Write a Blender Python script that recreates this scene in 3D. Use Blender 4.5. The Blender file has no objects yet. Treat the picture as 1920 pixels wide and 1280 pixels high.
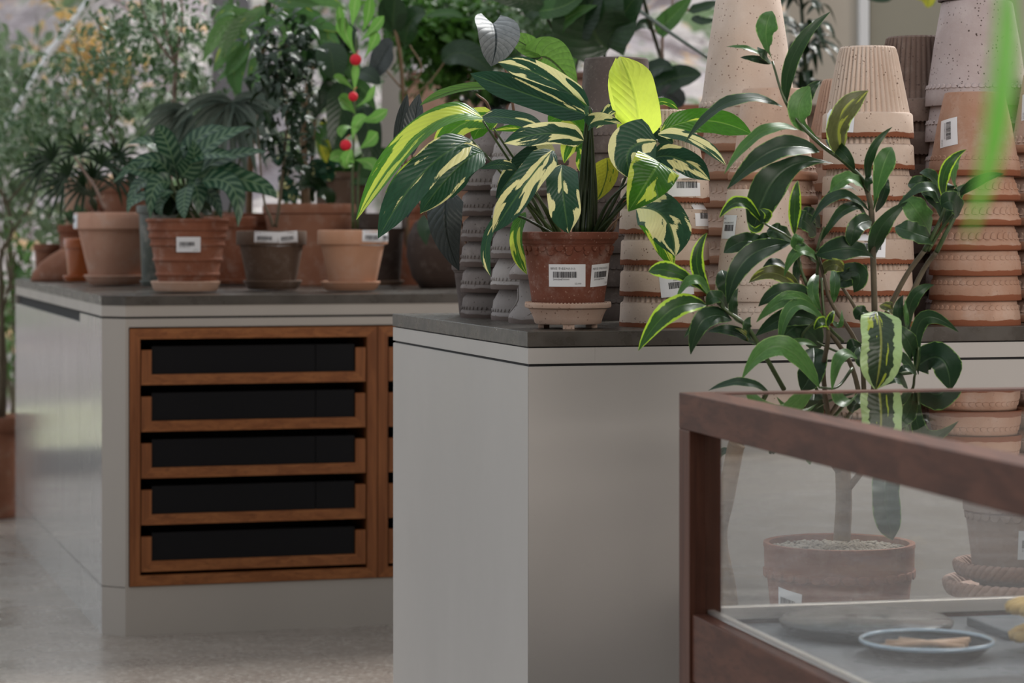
import bpy, bmesh, math, random
from mathutils import Vector, Matrix, noise as mnoise
scene = bpy.context.scene
COL = scene.collection
PI = math.pi
# ------------------------------------------------------------------ camera
F = 5000.0                 # focal length in pixels of a 1920 px wide frame
HY = 422.0                 # row of the horizon
EYE = 1.039
cd = bpy.data.cameras.new('camera'); cam = bpy.data.objects.new('camera', cd); COL.objects.link(cam)
cam.location = (0, 0, EYE); cam.rotation_euler = (PI/2, 0, 0)
cd.sensor_width = 36; cd.lens = F*36/1920.0; cd.shift_x = 0; cd.shift_y = -(640-HY)/1920.0
cd.clip_start = .05; cd.clip_end = 200
cd.dof.use_dof = True; cd.dof.focus_distance = 4.62; cd.dof.aperture_fstop = 6.3
scene.camera = cam
scene.view_settings.view_transform = 'Standard'; scene.view_settings.look = 'None'
scene.view_settings.gamma = 1; scene.view_settings.use_curve_mapping = False
scene.view_settings.exposure = 0.0
# ------------------------------------------------------------------ sky light
w = bpy.data.worlds.new('overcast_sky'); scene.world = w; w.use_nodes = True
nt = w.node_tree; nt.nodes.clear()
tc = nt.nodes.new('ShaderNodeTexCoord'); dp = nt.nodes.new('ShaderNodeVectorMath'); dp.operation = 'DOT_PRODUCT'
nt.links.new(tc.outputs['Generated'], dp.inputs[0]); dp.inputs[1].default_value = Vector((-.50, .30, .80)).normalized()
cr = nt.nodes.new('ShaderNodeValToRGB')
mr = nt.nodes.new('ShaderNodeMapRange'); mr.inputs[1].default_value = -1; mr.inputs[2].default_value = 1
nt.links.new(dp.outputs['Value'], mr.inputs[0]); nt.links.new(mr.outputs[0], cr.inputs[0])
e = cr.color_ramp.elements
e[0].position = 0.0; e[0].color = (.085, .068, .056, 1)
e[1].position = 1.0; e[1].color = (1.0, 1.06, 1.12, 1)
for p_, c_ in ((.45, (.145, .122, .105, 1)), (.62, (.36, .37, .375, 1)), (.80, (.80, .84, .88, 1))):
    n_ = e.new(p_); n_.color = c_
bgn = nt.nodes.new('ShaderNodeBackground'); nt.links.new(cr.outputs[0], bgn.inputs[0]); bgn.inputs[1].default_value = 1.08
wo = nt.nodes.new('ShaderNodeOutputWorld'); nt.links.new(bgn.outputs[0], wo.inputs[0])
# soft daylight through the glass roof, from the right and slightly behind the plants
sd = bpy.data.lights.new('hazy_sun', 'SUN'); sd.energy = 4.2; sd.angle = math.radians(14); sd.color = (1.0, .985, .96)
sun = bpy.data.objects.new('hazy_sun', sd); COL.objects.link(sun); sun.location = (5, 7, 6)
sun.rotation_euler = Vector((-.52, -.62, -.66)).to_track_quat('-Z', 'Y').to_euler()

# daylight from the tall shop window behind the viewer, to the right
wl = bpy.data.lights.new('shop_window_daylight', 'AREA'); wl.shape = 'RECTANGLE'; wl.size = 5.0; wl.size_y = 3.0; wl.energy = 325; wl.color = (1.0, .925, .865)
wlo = bpy.data.objects.new('shop_window_daylight', wl); COL.objects.link(wlo); wlo.location = (4.4, -1.6, 3.2)
wlo.rotation_euler = (Vector((.7, 4.9, .9))-wlo.location).to_track_quat('-Z', 'Y').to_euler()
# ------------------------------------------------------------------ helpers
def P(px, py, D):
    "the point at depth D that the photograph shows at (px, py)"
    return Vector(((px-960)*D/F, D, EYE-(py-HY)*D/F))
def rnd(a, b, r=random): return a+(b-a)*r.random()
def lerp(a, b, t): return a+(b-a)*t
def thing(name, label, cat, loc=(0, 0, 0), group=None, rz=0):
    o = bpy.data.objects.new(name, None); COL.objects.link(o); o.empty_display_size = .05
    o.location = loc; o.rotation_euler = (0, 0, rz); o['label'] = label; o['category'] = cat
    if group: o['group'] = group
    return o
def tag(o, label, cat, group=None, kind=None):
    o['label'] = label; o['category'] = cat
    if group: o['group'] = group
    if kind: o['kind'] = kind
    return o
def link(name, me, parent=None, loc=None, world=False):
    o = bpy.data.objects.new(name, me); COL.objects.link(o)
    if parent is not None: o.parent = parent
    if loc is not None: o.location = loc
    return o
def struct(o): o['kind'] = 'structure'; return o
def bmobj(name, bm, mats, parent=None, loc=None, smooth=False, off=None):
    "off: world offset subtracted so that geometry given in world space sits under a placed parent"
    if off is not None: bmesh.ops.translate(bm, verts=bm.verts, vec=-Vector(off))
    me = bpy.data.meshes.new(name); bm.to_mesh(me); bm.free()
    for m in (mats if isinstance(mats, (list, tuple)) else [mats]): me.materials.append(m)
    if smooth:
        for p in me.polygons: p.use_smooth = True
    return link(name, me, parent, loc)
def box(bm, lo, hi, M=None, mi=0, bev=0):
    lo = Vector(lo); hi = Vector(hi); c = (lo+hi)/2; s = hi-lo
    g = bmesh.ops.create_cube(bm, size=1.0, matrix=Matrix.Translation(c) @ Matrix.Diagonal((s.x, s.y, s.z, 1)))
    vs = g['verts']
    if bev:
        es = list({ed for v in vs for ed in v.link_edges})
        r = bmesh.ops.bevel(bm, geom=es, offset=bev, segments=2, affect='EDGES', profile=.5)
        vs = list({v for f in r['faces'] for v in f.verts} | {v for v in vs if v.is_valid})
        allv = set(vs); stack = list(vs)
        while stack:
            v = stack.pop()
            for ed in v.link_edges:
                o = ed.other_vert(v)
                if o not in allv: allv.add(o); stack.append(o)
        vs = list(allv)
    for v in vs:
        for f in v.link_faces: f.material_index = mi
    if M is not None: bmesh.ops.transform(bm, matrix=M, verts=vs)
    return vs
def prism(bm, pts, z0, z1, mi=0):
    "vertical prism over a plan polygon"
    n = len(pts)
    a = [bm.verts.new((p[0], p[1], z0)) for p in pts]; b = [bm.verts.new((p[0], p[1], z1)) for p in pts]
    fs = [bm.faces.new(list(reversed(a))), bm.faces.new(b)]
    for i in range(n): fs.append(bm.faces.new((a[i], a[(i+1) % n], b[(i+1) % n], b[i])))
    for f in fs: f.material_index = mi
    bmesh.ops.recalc_face_normals(bm, faces=fs)
    return fs
def tube(bm, pts, rads, seg=8, mi=0, cap=True):
    pts = [Vector(p) for p in pts]
    n = len(pts)
    if not isinstance(rads, (list, tuple)): rads = [rads]*n
    if len(rads) != n: rads = [lerp(rads[0], rads[-1], i/(n-1)) for i in range(n)]
    rings = []; ref = None
    for i, p in enumerate(pts):
        t = (pts[min(i+1, n-1)]-pts[max(i-1, 0)])
        if t.length < 1e-9: t = Vector((0, 0, 1))
        t.normalize()
        if ref is None:
            ref = t.orthogonal().normalized()
        else:
            ref = (ref-t*ref.dot(t))
            ref = ref.normalized() if ref.length > 1e-6 else t.orthogonal().normalized()
        b = t.cross(ref)
        rings.append([bm.verts.new(p+(ref*math.cos(2*PI*k/seg)+b*math.sin(2*PI*k/seg))*rads[i]) for k in range(seg)])
    for i in range(n-1):
        for k in range(seg):
            f = bm.faces.new((rings[i][k], rings[i][(k+1) % seg], rings[i+1][(k+1) % seg], rings[i+1][k])); f.smooth = True; f.material_index = mi
    if cap:
        for r in (list(reversed(rings[0])), rings[-1]):
            f = bm.faces.new(r); f.material_index = mi
def spline(pts, n=8):
    "Catmull-Rom through the points"
    pts = [Vector(p) for p in pts]
    if len(pts) < 3:
        return [pts[0].lerp(pts[-1], i/n) for i in range(n+1)]
    q = [pts[0]*2-pts[1]]+pts+[pts[-1]*2-pts[-2]]; out = []
    for i in range(1, len(q)-2):
        a, b, c, d = q[i-1], q[i], q[i+1], q[i+2]
        for k in range(n):
            t = k/n
            out.append(.5*((2*b)+(c-a)*t+(2*a-5*b+4*c-d)*t*t+(3*b-a-3*c+d)*t*t*t))
    out.append(pts[-1]); return out

# ------------------------------------------------------------------ material helpers
class NT:
    def __init__(s, name):
        s.m = bpy.data.materials.new(name); s.m.use_nodes = True; s.t = s.m.node_tree; s.t.nodes.clear()
        s.out = s.t.nodes.new('ShaderNodeOutputMaterial')
    def n(s, typ, **kw):
        nd = s.t.nodes.new(typ)
        for k, v in kw.items(): setattr(nd, k, v)
        return nd
    def set(s, sock, v):
        if v is None: return
        if hasattr(v, 'is_output') or isinstance(v, bpy.types.NodeSocket): s.t.links.new(v, sock)
        elif isinstance(v, (tuple, list)) and sock.type == 'RGBA' and len(v) == 3: sock.default_value = (*v, 1)
        else: sock.default_value = v
    def math(s, op, a, b=None, c=None, clamp=False):
        nd = s.n('ShaderNodeMath', operation=op, use_clamp=clamp)
        for i, v in enumerate((a, b, c)):
            if v is not None: s.set(nd.inputs[i], v)
        return nd.outputs[0]
    def vec(s, x, y, z):
        nd = s.n('ShaderNodeCombineXYZ')
        for i, v in enumerate((x, y, z)): s.set(nd.inputs[i], v)
        return nd.outputs[0]
    def map(s, v, scale=(1, 1, 1), rot=(0, 0, 0), loc=(0, 0, 0)):
        nd = s.n('ShaderNodeMapping'); s.set(nd.inputs[0], v); nd.inputs['Scale'].default_value = scale
        nd.inputs['Rotation'].default_value = rot; nd.inputs['Location'].default_value = loc
        return nd.outputs[0]
    def noise(s, v, scale=5, detail=3, rough=.5, col=False, dist=0):
        nd = s.n('ShaderNodeTexNoise'); s.set(nd.inputs['Vector'], v); nd.inputs['Scale'].default_value = scale
        nd.inputs['Detail'].default_value = detail; nd.inputs['Roughness'].default_value = rough; nd.inputs['Distortion'].default_value = dist
        return nd.outputs['Color' if col else 'Fac']
    def vor(s, v, scale=5, out='Distance', rand=1):
        nd = s.n('ShaderNodeTexVoronoi'); s.set(nd.inputs['Vector'], v); nd.inputs['Scale'].default_value = scale
        return nd.outputs[out]
    def step(s, v, a, b, lo=0.0, hi=1.0):
        nd = s.n('ShaderNodeMapRange', interpolation_type='SMOOTHSTEP'); s.set(nd.inputs[0], v)
        for i, q in enumerate((a, b, lo, hi)): s.set(nd.inputs[1+i], q)
        return nd.outputs[0]
    def mix(s, f, a, b, blend='MIX'):
        nd = s.n('ShaderNodeMix', data_type='RGBA', blend_type=blend); s.set(nd.inputs[0], f)
        s.set(nd.inputs[6], a); s.set(nd.inputs[7], b); return nd.outputs[2]
    def bump(s, h, strength=.3, dist=.002):
        nd = s.n('ShaderNodeBump'); s.set(nd.inputs['Height'], h); nd.inputs['Strength'].default_value = strength
        nd.inputs['Distance'].default_value = dist; return nd.outputs[0]
    def bsdf(s, color, rough=.5, normal=None, metal=0, spec=.5, coat=0, trans=None, transcol=None, coatr=.1):
        nd = s.n('ShaderNodeBsdfPrincipled'); s.set(nd.inputs['Base Color'], color); s.set(nd.inputs['Roughness'], rough)
        nd.inputs['Metallic'].default_value = metal; nd.inputs['Specular IOR Level'].default_value = spec
        nd.inputs['Coat Weight'].default_value = coat; nd.inputs['Coat Roughness'].default_value = coatr
        if normal is not None: s.set(nd.inputs['Normal'], normal)
        sh = nd.outputs[0]
        if trans:
            tr = s.n('ShaderNodeBsdfTranslucent'); s.set(tr.inputs[0], transcol if transcol is not None else color)
            if normal is not None: s.set(tr.inputs['Normal'], normal)
            mx = s.n('ShaderNodeMixShader'); s.set(mx.inputs[0], trans); s.t.links.new(sh, mx.inputs[1]); s.t.links.new(tr.outputs[0], mx.inputs[2]); sh = mx.outputs[0]
        s.t.links.new(sh, s.out.inputs[0]); return s.m
def obj_coord(N): return N.n('ShaderNodeTexCoord').outputs['Object']
def info_rand(N): return N.n('ShaderNodeObjectInfo').outputs['Random']
def plain(name, c, rough=.5, metal=0, spec=.5, var=.0, scale=8, bump=0, coat=0):
    N = NT(name); oc = obj_coord(N); col = c
    if var:
        col = N.mix(N.noise(oc, scale, 4), tuple(x*(1-var) for x in c), tuple(min(1, x*(1+var)) for x in c))
    nm = N.bump(N.noise(oc, scale*12, 3), bump, .001) if bump else None
    return N.bsdf(col, rough, nm, metal, spec, coat)
def wood(name, c1, c2, axis=0, rough=.45, scale=1.0, coat=.1):
    N = NT(name); oc = obj_coord(N)
    sc = [26*scale]*3; sc[axis] = 1.6*scale
    f = N.noise(N.map(oc, tuple(sc)), 2.2, 6, .62, dist=.6)
    sc2 = [220*scale]*3; sc2[axis] = 6*scale
    g = N.noise(N.map(oc, tuple(sc2)), 1.0, 2, .5)
    col = N.mix(N.step(f, .32, .70), c1, c2)
    col = N.mix(N.step(g, .52, .75, 0, .45), col, tuple(x*.45 for x in c1))
    return N.bsdf(col, rough, N.bump(g, .12, .0006), coat=coat, coatr=.3, spec=.18)
def terra(name, base, tint, dark=None, speck=0.0, bloom=0.0, edge=None, edge_h=.008, rough=.85, bump=.25, zedge=0.0, stain=.0):
    "fired clay: mottled body, iron specks, chalky bloom and, if asked, a raw brown band at the mouth"
    N = NT(name); oc = obj_coord(N); r = info_rand(N)
    off = N.vec(N.math('MULTIPLY', r, 37.0), N.math('MULTIPLY', r, 11.0), 0.0)
    va = N.n('ShaderNodeVectorMath', operation='ADD'); N.set(va.inputs[0], oc); N.set(va.inputs[1], off); v = va.outputs[0]
    col = N.mix(N.step(N.noise(v, 9, 4, .6), .3, .7), base, tint)
    hv = N.mix(N.math('MULTIPLY', N.step(r, 0, 1), .55), col, tuple(x*.66 for x in base))
    col = hv
    if stain:
        col = N.mix(N.step(N.noise(N.map(v, (1, 1, .35)), 16, 3), .50, .68, 0, stain), col, tuple(x*.55 for x in base))
    if bloom:
        b = N.math('MULTIPLY', N.step(N.noise(v, 22, 6, .7), .48, .72), bloom)
        col = N.mix(b, col, (.62, .55, .50))
    fine = N.noise(v, 260, 3, .6)
    col = N.mix(N.math('MULTIPLY', fine, .18), col, tuple(x*.6 for x in base))
    if speck:
        vd = N.vor(v, 150, 'Distance'); keep = N.step(N.noise(v, 60, 1), .50, .56)
        s_ = N.math('MULTIPLY', N.step(vd, .26, .14), keep); col = N.mix(N.math('MULTIPLY', s_, speck), col, dark or (.10, .05, .035))
        vd2 = N.vor(v, 55, 'Distance'); s2 = N.math('MULTIPLY', N.step(vd2, .13, .07), N.step(N.noise(v, 31, 1), .5, .55))
        col = N.mix(N.math('MULTIPLY', s2, speck), col, dark or (.10, .05, .035))
    if edge:
        z = N.n('ShaderNodeSeparateXYZ'); N.set(z.inputs[0], oc)
        lim = N.math('ADD', z.outputs[2], N.math('MULTIPLY', N.math('SUBTRACT', N.noise(v, 26, 3), .5), .010))
        col = N.mix(N.step(lim, edge_h+.0008, edge_h-.0008), col, edge)
    nm = N.bump(N.math('ADD', fine, N.math('MULTIPLY', N.noise(v, 60, 3), .6)), bump, .0012)
    return N.bsdf(col, rough, nm, spec=.25)
def leafmat(name, base, light=None, patch=None, patch_t=.5, patch_a=4.0, patch_b=1.3, margin=None, margin_w=.12, stripe=None, stripe_n=9,
            mid=None, under=None, rough=.35, trans=.25, transcol=None, veins=.5, vein_n=11, vein_m=2.2, coat=0, hue=.25, spots=None, bumpv=None):
    if bumpv is None: bumpv = 0.0 if veins < .15 else (.9 if veins >= .8 else .55)
    "leaf: UV.x runs base to tip (its whole part numbers the leaf), UV.y runs edge to edge"
    N = NT(name); uv = N.n('ShaderNodeUVMap'); sp = N.n('ShaderNodeSeparateXYZ'); N.set(sp.inputs[0], uv.outputs[0])
    x, v = sp.outputs[0], sp.outputs[1]
    k = N.math('FLOOR', x); u = N.math('FRACT', x)
    r = N.math('ADD', k, N.math('MULTIPLY', info_rand(N), 91.0))
    a = N.math('MULTIPLY', N.math('ABSOLUTE', N.math('SUBTRACT', v, .5)), 2.0)
    side = N.math('MULTIPLY', N.math('GREATER_THAN', v, .5), 3.7)
    rk = N.noise(N.vec(N.math('MULTIPLY', r, 3.17), 0.3, 0.7), 1.0, 0)
    col = N.mix(N.math('MULTIPLY', N.step(rk, .25, .75), 1.0), base, light or tuple(c*(1+hue) for c in base))
    s = N.math('SUBTRACT', N.math('MULTIPLY', u, vein_n), N.math('MULTIPLY', a, vein_m))
    wv = N.math('ABSOLUTE', N.math('SINE', N.math('MULTIPLY', s, PI)))
    fine = N.noise(N.vec(N.math('MULTIPLY', u, 8), N.math('MULTIPLY', v, 6), r), 2.0, 3)
    col = N.mix(N.math('MULTIPLY', N.step(fine, .35, .7), .35), col, tuple(c*.55 for c in base))
    if stripe:
        st = N.step(N.math('SINE', N.math('MULTIPLY', N.math('SUBTRACT', N.math('MULTIPLY', u, stripe_n), N.math('MULTIPLY', a, 1.1)), 2*PI)), -.1, .5)
        st = N.math('MULTIPLY', st, N.step(a, .97, .8)); st = N.math('MULTIPLY', st, N.step(a, .02, .12)); col = N.mix(N.math('MULTIPLY', st, .85), col, stripe)
    if patch:
        pv = N.vec(N.math('MULTIPLY', N.math('SUBTRACT', u, N.math('MULTIPLY', a, .30)), patch_b*1.6), N.math('ADD', N.math('MULTIPLY', v, patch_a), side), N.math('MULTIPLY', r, 7.31))
        pn = N.noise(pv, 1.35, 2, .45)
        jag = N.math('MULTIPLY', N.math('SUBTRACT', N.noise(N.vec(N.math('MULTIPLY', s, 2.4), N.math('MULTIPLY', a, 3), r), 3, 2), .5), .06)
        pf = N.step(N.math('ADD', pn, jag), patch_t, patch_t+.012)
        pc = N.mix(N.math('MULTIPLY', fine, .5), patch, tuple(min(1, c*1.25) for c in patch)); col = N.mix(pf, col, pc)
    if margin:
        mn = N.math('MULTIPLY', N.math('SUBTRACT', N.noise(N.vec(N.math('MULTIPLY', u, 5), side, r), 1.6, 3, .7), .42), .55)
        mf = N.step(N.math('ADD', a, mn), 1-margin_w, 1-margin_w+.05); mf = N.math('MAXIMUM', mf, N.step(a, .955, .985)); col = N.mix(mf, col, margin)
    if spots:
        vd = N.step(N.vor(N.vec(N.math('MULTIPLY', u, 9), N.math('MULTIPLY', v, 4), r), 3), .16, .1); col = N.mix(vd, col, spots)
    if veins:
        col = N.mix(N.math('MULTIPLY', N.step(wv, .16, .0), veins*.5), col, mid or tuple(min(1, c*2+.03) for c in base))
    col = N.mix(N.step(a, .075, .03), col, mid or tuple(min(1, c*2+.04) for c in base))
    if under:
        gm = N.n('ShaderNodeNewGeometry'); col = N.mix(N.math('MULTIPLY', gm.outputs['Backfacing'], .85), col, under)
    h = N.math('ADD', N.math('MULTIPLY', wv, bumpv), N.math('MULTIPLY', N.step(a, 0, .12), 1.0))
    return N.bsdf(col, rough, N.bump(h, .35, .0022), coat=coat, trans=trans, transcol=transcol, spec=.32)
# ------------------------------------------------------------------ materials of the room
def concrete():
    N = NT('polished_concrete'); oc = obj_coord(N)
    col = N.mix(N.step(N.noise(oc, 1.3, 5, .6), .3, .7), (.22, .185, .158), (.275, .235, .203))
    col = N.mix(N.step(N.noise(oc, 7, 6, .7), .45, .7, 0, .5), col, (.19, .165, .145))
    ag = N.vor(oc, 130, 'Color'); hs = N.n('ShaderNodeSeparateColor'); N.set(hs.inputs[0], ag)
    col = N.mix(N.step(hs.outputs[0], .72, .8, 0, .45), col, (.13, .11, .095)); col = N.mix(N.step(hs.outputs[1], .78, .86, 0, .45), col, (.42, .39, .35))
    crk = N.step(N.vor(N.map(oc, (1.1, .8, 1), loc=(.3, .7, 0)), .55, 'Distance'), .003, .001, 0, 0)
    return N.bsdf(col, N.step(N.noise(oc, 5, 4), .3, .7, .22, .38), N.bump(N.noise(oc, 90, 3), .05, .0006), spec=.4)
M_CONC = concrete()
def lacquer(name, c, rough, coat=.0):
    N = NT(name); oc = obj_coord(N)
    col = N.mix(N.step(N.noise(N.map(oc, (1, 1, .3)), 2.2, 4), .3, .7), c, tuple(x*.93 for x in c))
    scr = N.step(N.vor(N.map(oc, (8, 8, 8)), 6, 'Distance'), .035, .02, 0, .5)
    col = N.mix(scr, col, tuple(x*.7 for x in c))
    return N.bsdf(col, N.step(N.noise(oc, 6, 4), .3, .7, rough, rough*1.25), N.bump(N.noise(oc, 3, 2), .03, .004), coat=coat, coatr=.12)
M_LACQ = lacquer('satin_greige_lacquer', (.43, .405, .38), .36)
M_LACQI = lacquer('satin_greige_lacquer_island', (.385, .35, .315), .36)
M_LACQG = lacquer('glossy_greige_lacquer', (.37, .36, .345), .14, .2)
def slabmat():
    N = NT('brown_grey_stone_top'); oc = obj_coord(N)
    col = N.mix(N.step(N.noise(oc, 14, 5, .65), .3, .7), (.042, .035, .028), (.066, .056, .046))
    return N.bsdf(col, N.step(N.noise(oc, 30, 4), .3, .7, .25, .40), N.bump(N.noise(oc, 160, 3), .05, .0004), spec=.42)
M_SLAB = slabmat()
M_TEAK = wood('oiled_teak_grain_across', (.20, .068, .022), (.31, .118, .040), 0, .42)
M_TEAKV = wood('oiled_teak_grain_upright', (.17, .056, .018), (.27, .098, .034), 2, .42)
M_WAL = wood('walnut_grain_lengthwise', (.062, .021, .012), (.115, .043, .025), 1, .5, .8, .08)
M_WALX = wood('walnut_grain_crosswise', (.062, .021, .012), (.115, .043, .025), 0, .5, .8, .08)
M_WALZ = wood('walnut_grain_upright', (.062, .021, .012), (.11, .042, .025), 2, .5, .8, .08)
M_GAP = plain('shadow_gap_black', (.012, .012, .013), .8)
def blackpanel():
    N = NT('smoked_drawer_glass'); oc = obj_coord(N)
    return N.bsdf((.0075, .0075, .009), .35, None, spec=.10)
M_BLK = blackpanel()
M_ALU = plain('pale_brushed_metal', (.62, .58, .54), .35, .7, var=.06)
M_WHITE = plain('white_painted_steel', (.82, .84, .86), .35, var=.03)
M_GREYP = plain('grey_painted_steel', (.22, .22, .245), .45, var=.05)
M_BEIGE = plain('beige_plaster_wall', (.56, .50, .42), .85, var=.05, bump=.1)
# ------------------------------------------------------------------ floor and structure
U = Vector((-.2767, .9609, 0))        # direction of the counters' sides, going away
V = Vector((.9609, .2767, 0))         # direction of the counters' fronts, going right
def poly(pts): return [(p.x, p.y) for p in pts]
bm = bmesh.new(); prism(bm, [(-7, -3), (7, -3), (7, 11.2), (-7, 11.2)], -.12, 0)
struct(bmobj('floor', bm, M_CONC))
TOP = .86
def counter(name, label, A, front_len, side_len, chamfer, side_mat):
    "A: front left corner of the front face after the chamfer; returns the thing and a mapper"
    root = thing(name, label, 'counter', (A.x, A.y, 0))
    B = A if not chamfer else A
    if chamfer:
        d = (V-U).normalized()*chamfer         # chamfer runs right and towards the viewer
        S = A-d                                # side's near corner
    else: S = A
    def plan(off=0.0):
        p = [A-V*0, A+V*front_len, A+V*front_len+U*side_len, S+U*side_len, S]
        if not chamfer: p = [A, A+V*front_len, A+V*front_len+U*side_len, A+U*side_len]
        if off:
            c = sum(p, Vector())/len(p); q = []
            n = len(p)
            for i in range(n):
                e1 = (p[i]-p[i-1]).normalized(); e2 = (p[(i+1) % n]-p[i]).normalized()
                n1 = Vector((-e1.y, e1.x, 0)); n2 = Vector((-e2.y, e2.x, 0)); b = (n1+n2).normalized()
                q.append(p[i]+b*off/max(.3, b.dot(n1)))
            p = q
        return poly(p)
    return root, plan, S
# the further island
A1 = Vector((-.977, 6.741, 0))
isl, plan, S1 = counter('counter_island', 'long glossy greige island with wooden drawers under potted plants, further left', A1, 5.2, 2.30, .075, M_LACQG)
off = (A1.x, A1.y, 0)
def frame_plan(p0, uu, vv):            # box placed in the island's own axes
    return Matrix(((vv.x, uu.x, 0, p0.x), (vv.y, uu.y, 0, p0.y), (0, 0, 1, p0.z), (0, 0, 0, 1)))
MF = frame_plan(A1, U, V)              # local x right along front, local y into the body, z up
zb, zt = .1235, .777                   # opening for the drawers
FRX = .008
bm = bmesh.new()
LW = 1.30                              # two drawer units, then plain front
# body built of pieces so the drawer opening is a real recess
sl = Matrix.Identity(4)
Sl = MF.inverted() @ S1
prism(bm, [(0.0, 0.0), (5.2, 0.0), (5.2, .02), (.0, .02)], .0, zb)                       # plinth front
prism(bm, [(0, 0), (5.2, 0), (5.2, .02), (0, .02)], zt+.004, .802)                        # strip over the drawers
prism(bm, [(0, 0), (FRX, 0), (FRX, .3), (0, .3)], zb, zt+.004)
prism(bm, [(FRX+LW, 0), (5.2, 0), (5.2, .02), (FRX+LW, .02)], zb, zt+.004)
prism(bm, [(Sl.x, Sl.y), (0, 0), (0, .02), (Sl.x+.02, Sl.y+.02)], .0, zb-.002)              # chamfer plinth
prism(bm, [(Sl.x, Sl.y), (0, 0), (0, .02), (Sl.x+.02, Sl.y+.02)], zb, .802)
prism(bm, [(0, .004), (5.2, .004), (5.2, .02), (0, .02)], .798, .8092, 1)                  # groove back
prism(bm, [(Sl.x+.003, Sl.y+.003), (0, .004), (0, .02), (Sl.x+.02, Sl.y+.02)], .798, .8092, 1)
prism(bm, [(5.18, 0), (5.2, 0), (5.2, 2.30), (5.18, 2.30)], 0, .835)
prism(bm, [(Sl.x, 2.28), (5.2, 2.28), (5.2, 2.30), (Sl.x, 2.30)], 0, .835)
prism(bm, [(0, .25), (5.2, .25), (5.2, .26), (0, .26)], 0, .835, 1)                        # dark back of the drawer bay
bmesh.ops.transform(bm, matrix=MF, verts=bm.verts)
bmobj('body', bm, [M_LACQI, M_GAP], isl, off=off)
bm = bmesh.new()
prism(bm, [(Sl.x, Sl.y), (0, 0), (5.2, 0), (5.2, 2.30), (Sl.x, 2.30)], .8075, .8355)
bmesh.ops.transform(bm, matrix=MF, verts=bm.verts); bmobj('top_rail', bm, M_LACQI, isl, off=off)
# glossy doors on the long side
bm = bmesh.new()
ds = [(0.0, .46), (.463, .93), (.933, 1.60), (1.603, 2.30)]
for i, (a, b) in enumerate(ds):
    y0, y1 = Sl.y+a, min(Sl.y+b, 2.298)
    prism(bm, [(Sl.x, y0), (Sl.x+.02, y0), (Sl.x+.02, y1), (Sl.x, y1)], 0, zb-.002)
    ztop = .802 if i == 0 else .778
    prism(bm, [(Sl.x, y0), (Sl.x+.02, y0), (Sl.x+.02, y1), (Sl.x, y1)], zb, ztop)
prism(bm, [(Sl.x+.012, Sl.y+.01), (Sl.x+.03, Sl.y+.01), (Sl.x+.03, 2.29), (Sl.x+.012, 2.29)], 0, .81, 1)
bmesh.ops.transform(bm, matrix=MF, verts=bm.verts); bmobj('side_panel', bm, [M_LACQG, M_GAP], isl, off=off)
bm = bmesh.new()
c_ = .0
prism(bm, [(Sl.x-.001, Sl.y), (0, -.002), (5.202, -.002), (5.202, 2.302), (Sl.x-.001, 2.302)], .8355, TOP)
bmesh.ops.transform(bm, matrix=MF, verts=bm.verts)
bmobj('worktop', bm, M_SLAB, isl, off=off)
# drawer units: an outer teak frame with five open U fronts over black inners
def miter_bar(bm, x0, x1, z0, z1, y0, y1, side, wd):
    "bar with mitred ends; side l/r/b/t of the rectangle x0..x1,z0..z1"
    o = {'l': [(x0, z0), (x0+wd, z0+wd), (x0+wd, z1-wd), (x0, z1)], 'r': [(x1-wd, z0+wd), (x1, z0), (x1, z1), (x1-wd, z1-wd)],
         'b': [(x0, z0), (x1, z0), (x1-wd, z0+wd), (x0+wd, z0+wd)], 't': [(x0+wd, z1-wd), (x1-wd, z1-wd), (x1, z1), (x0, z1)],
         'L': [(x0, z0), (x0+wd, z0+wd), (x0+wd, z1), (x0, z1)], 'R': [(x1-wd, z0+wd), (x1, z0), (x1, z1), (x1-wd, z1)]}[side]
    a = [bm.verts.new((x, y0, z)) for x, z in o]; b = [bm.verts.new((x, y1, z)) for x, z in o]
    fs = [bm.faces.new(a), bm.faces.new(list(reversed(b)))]
    for i in range(4): fs.append(bm.faces.new((a[(i+1) % 4], a[i], b[i], b[(i+1) % 4])))
    bmesh.ops.recalc_face_normals(bm, faces=fs)
    m = 1 if side in 'lrLR' else 0
    for f in fs: f.material_index = m
UNITW = .6415; pit = (zt-zb-.022)/5.0
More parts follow.
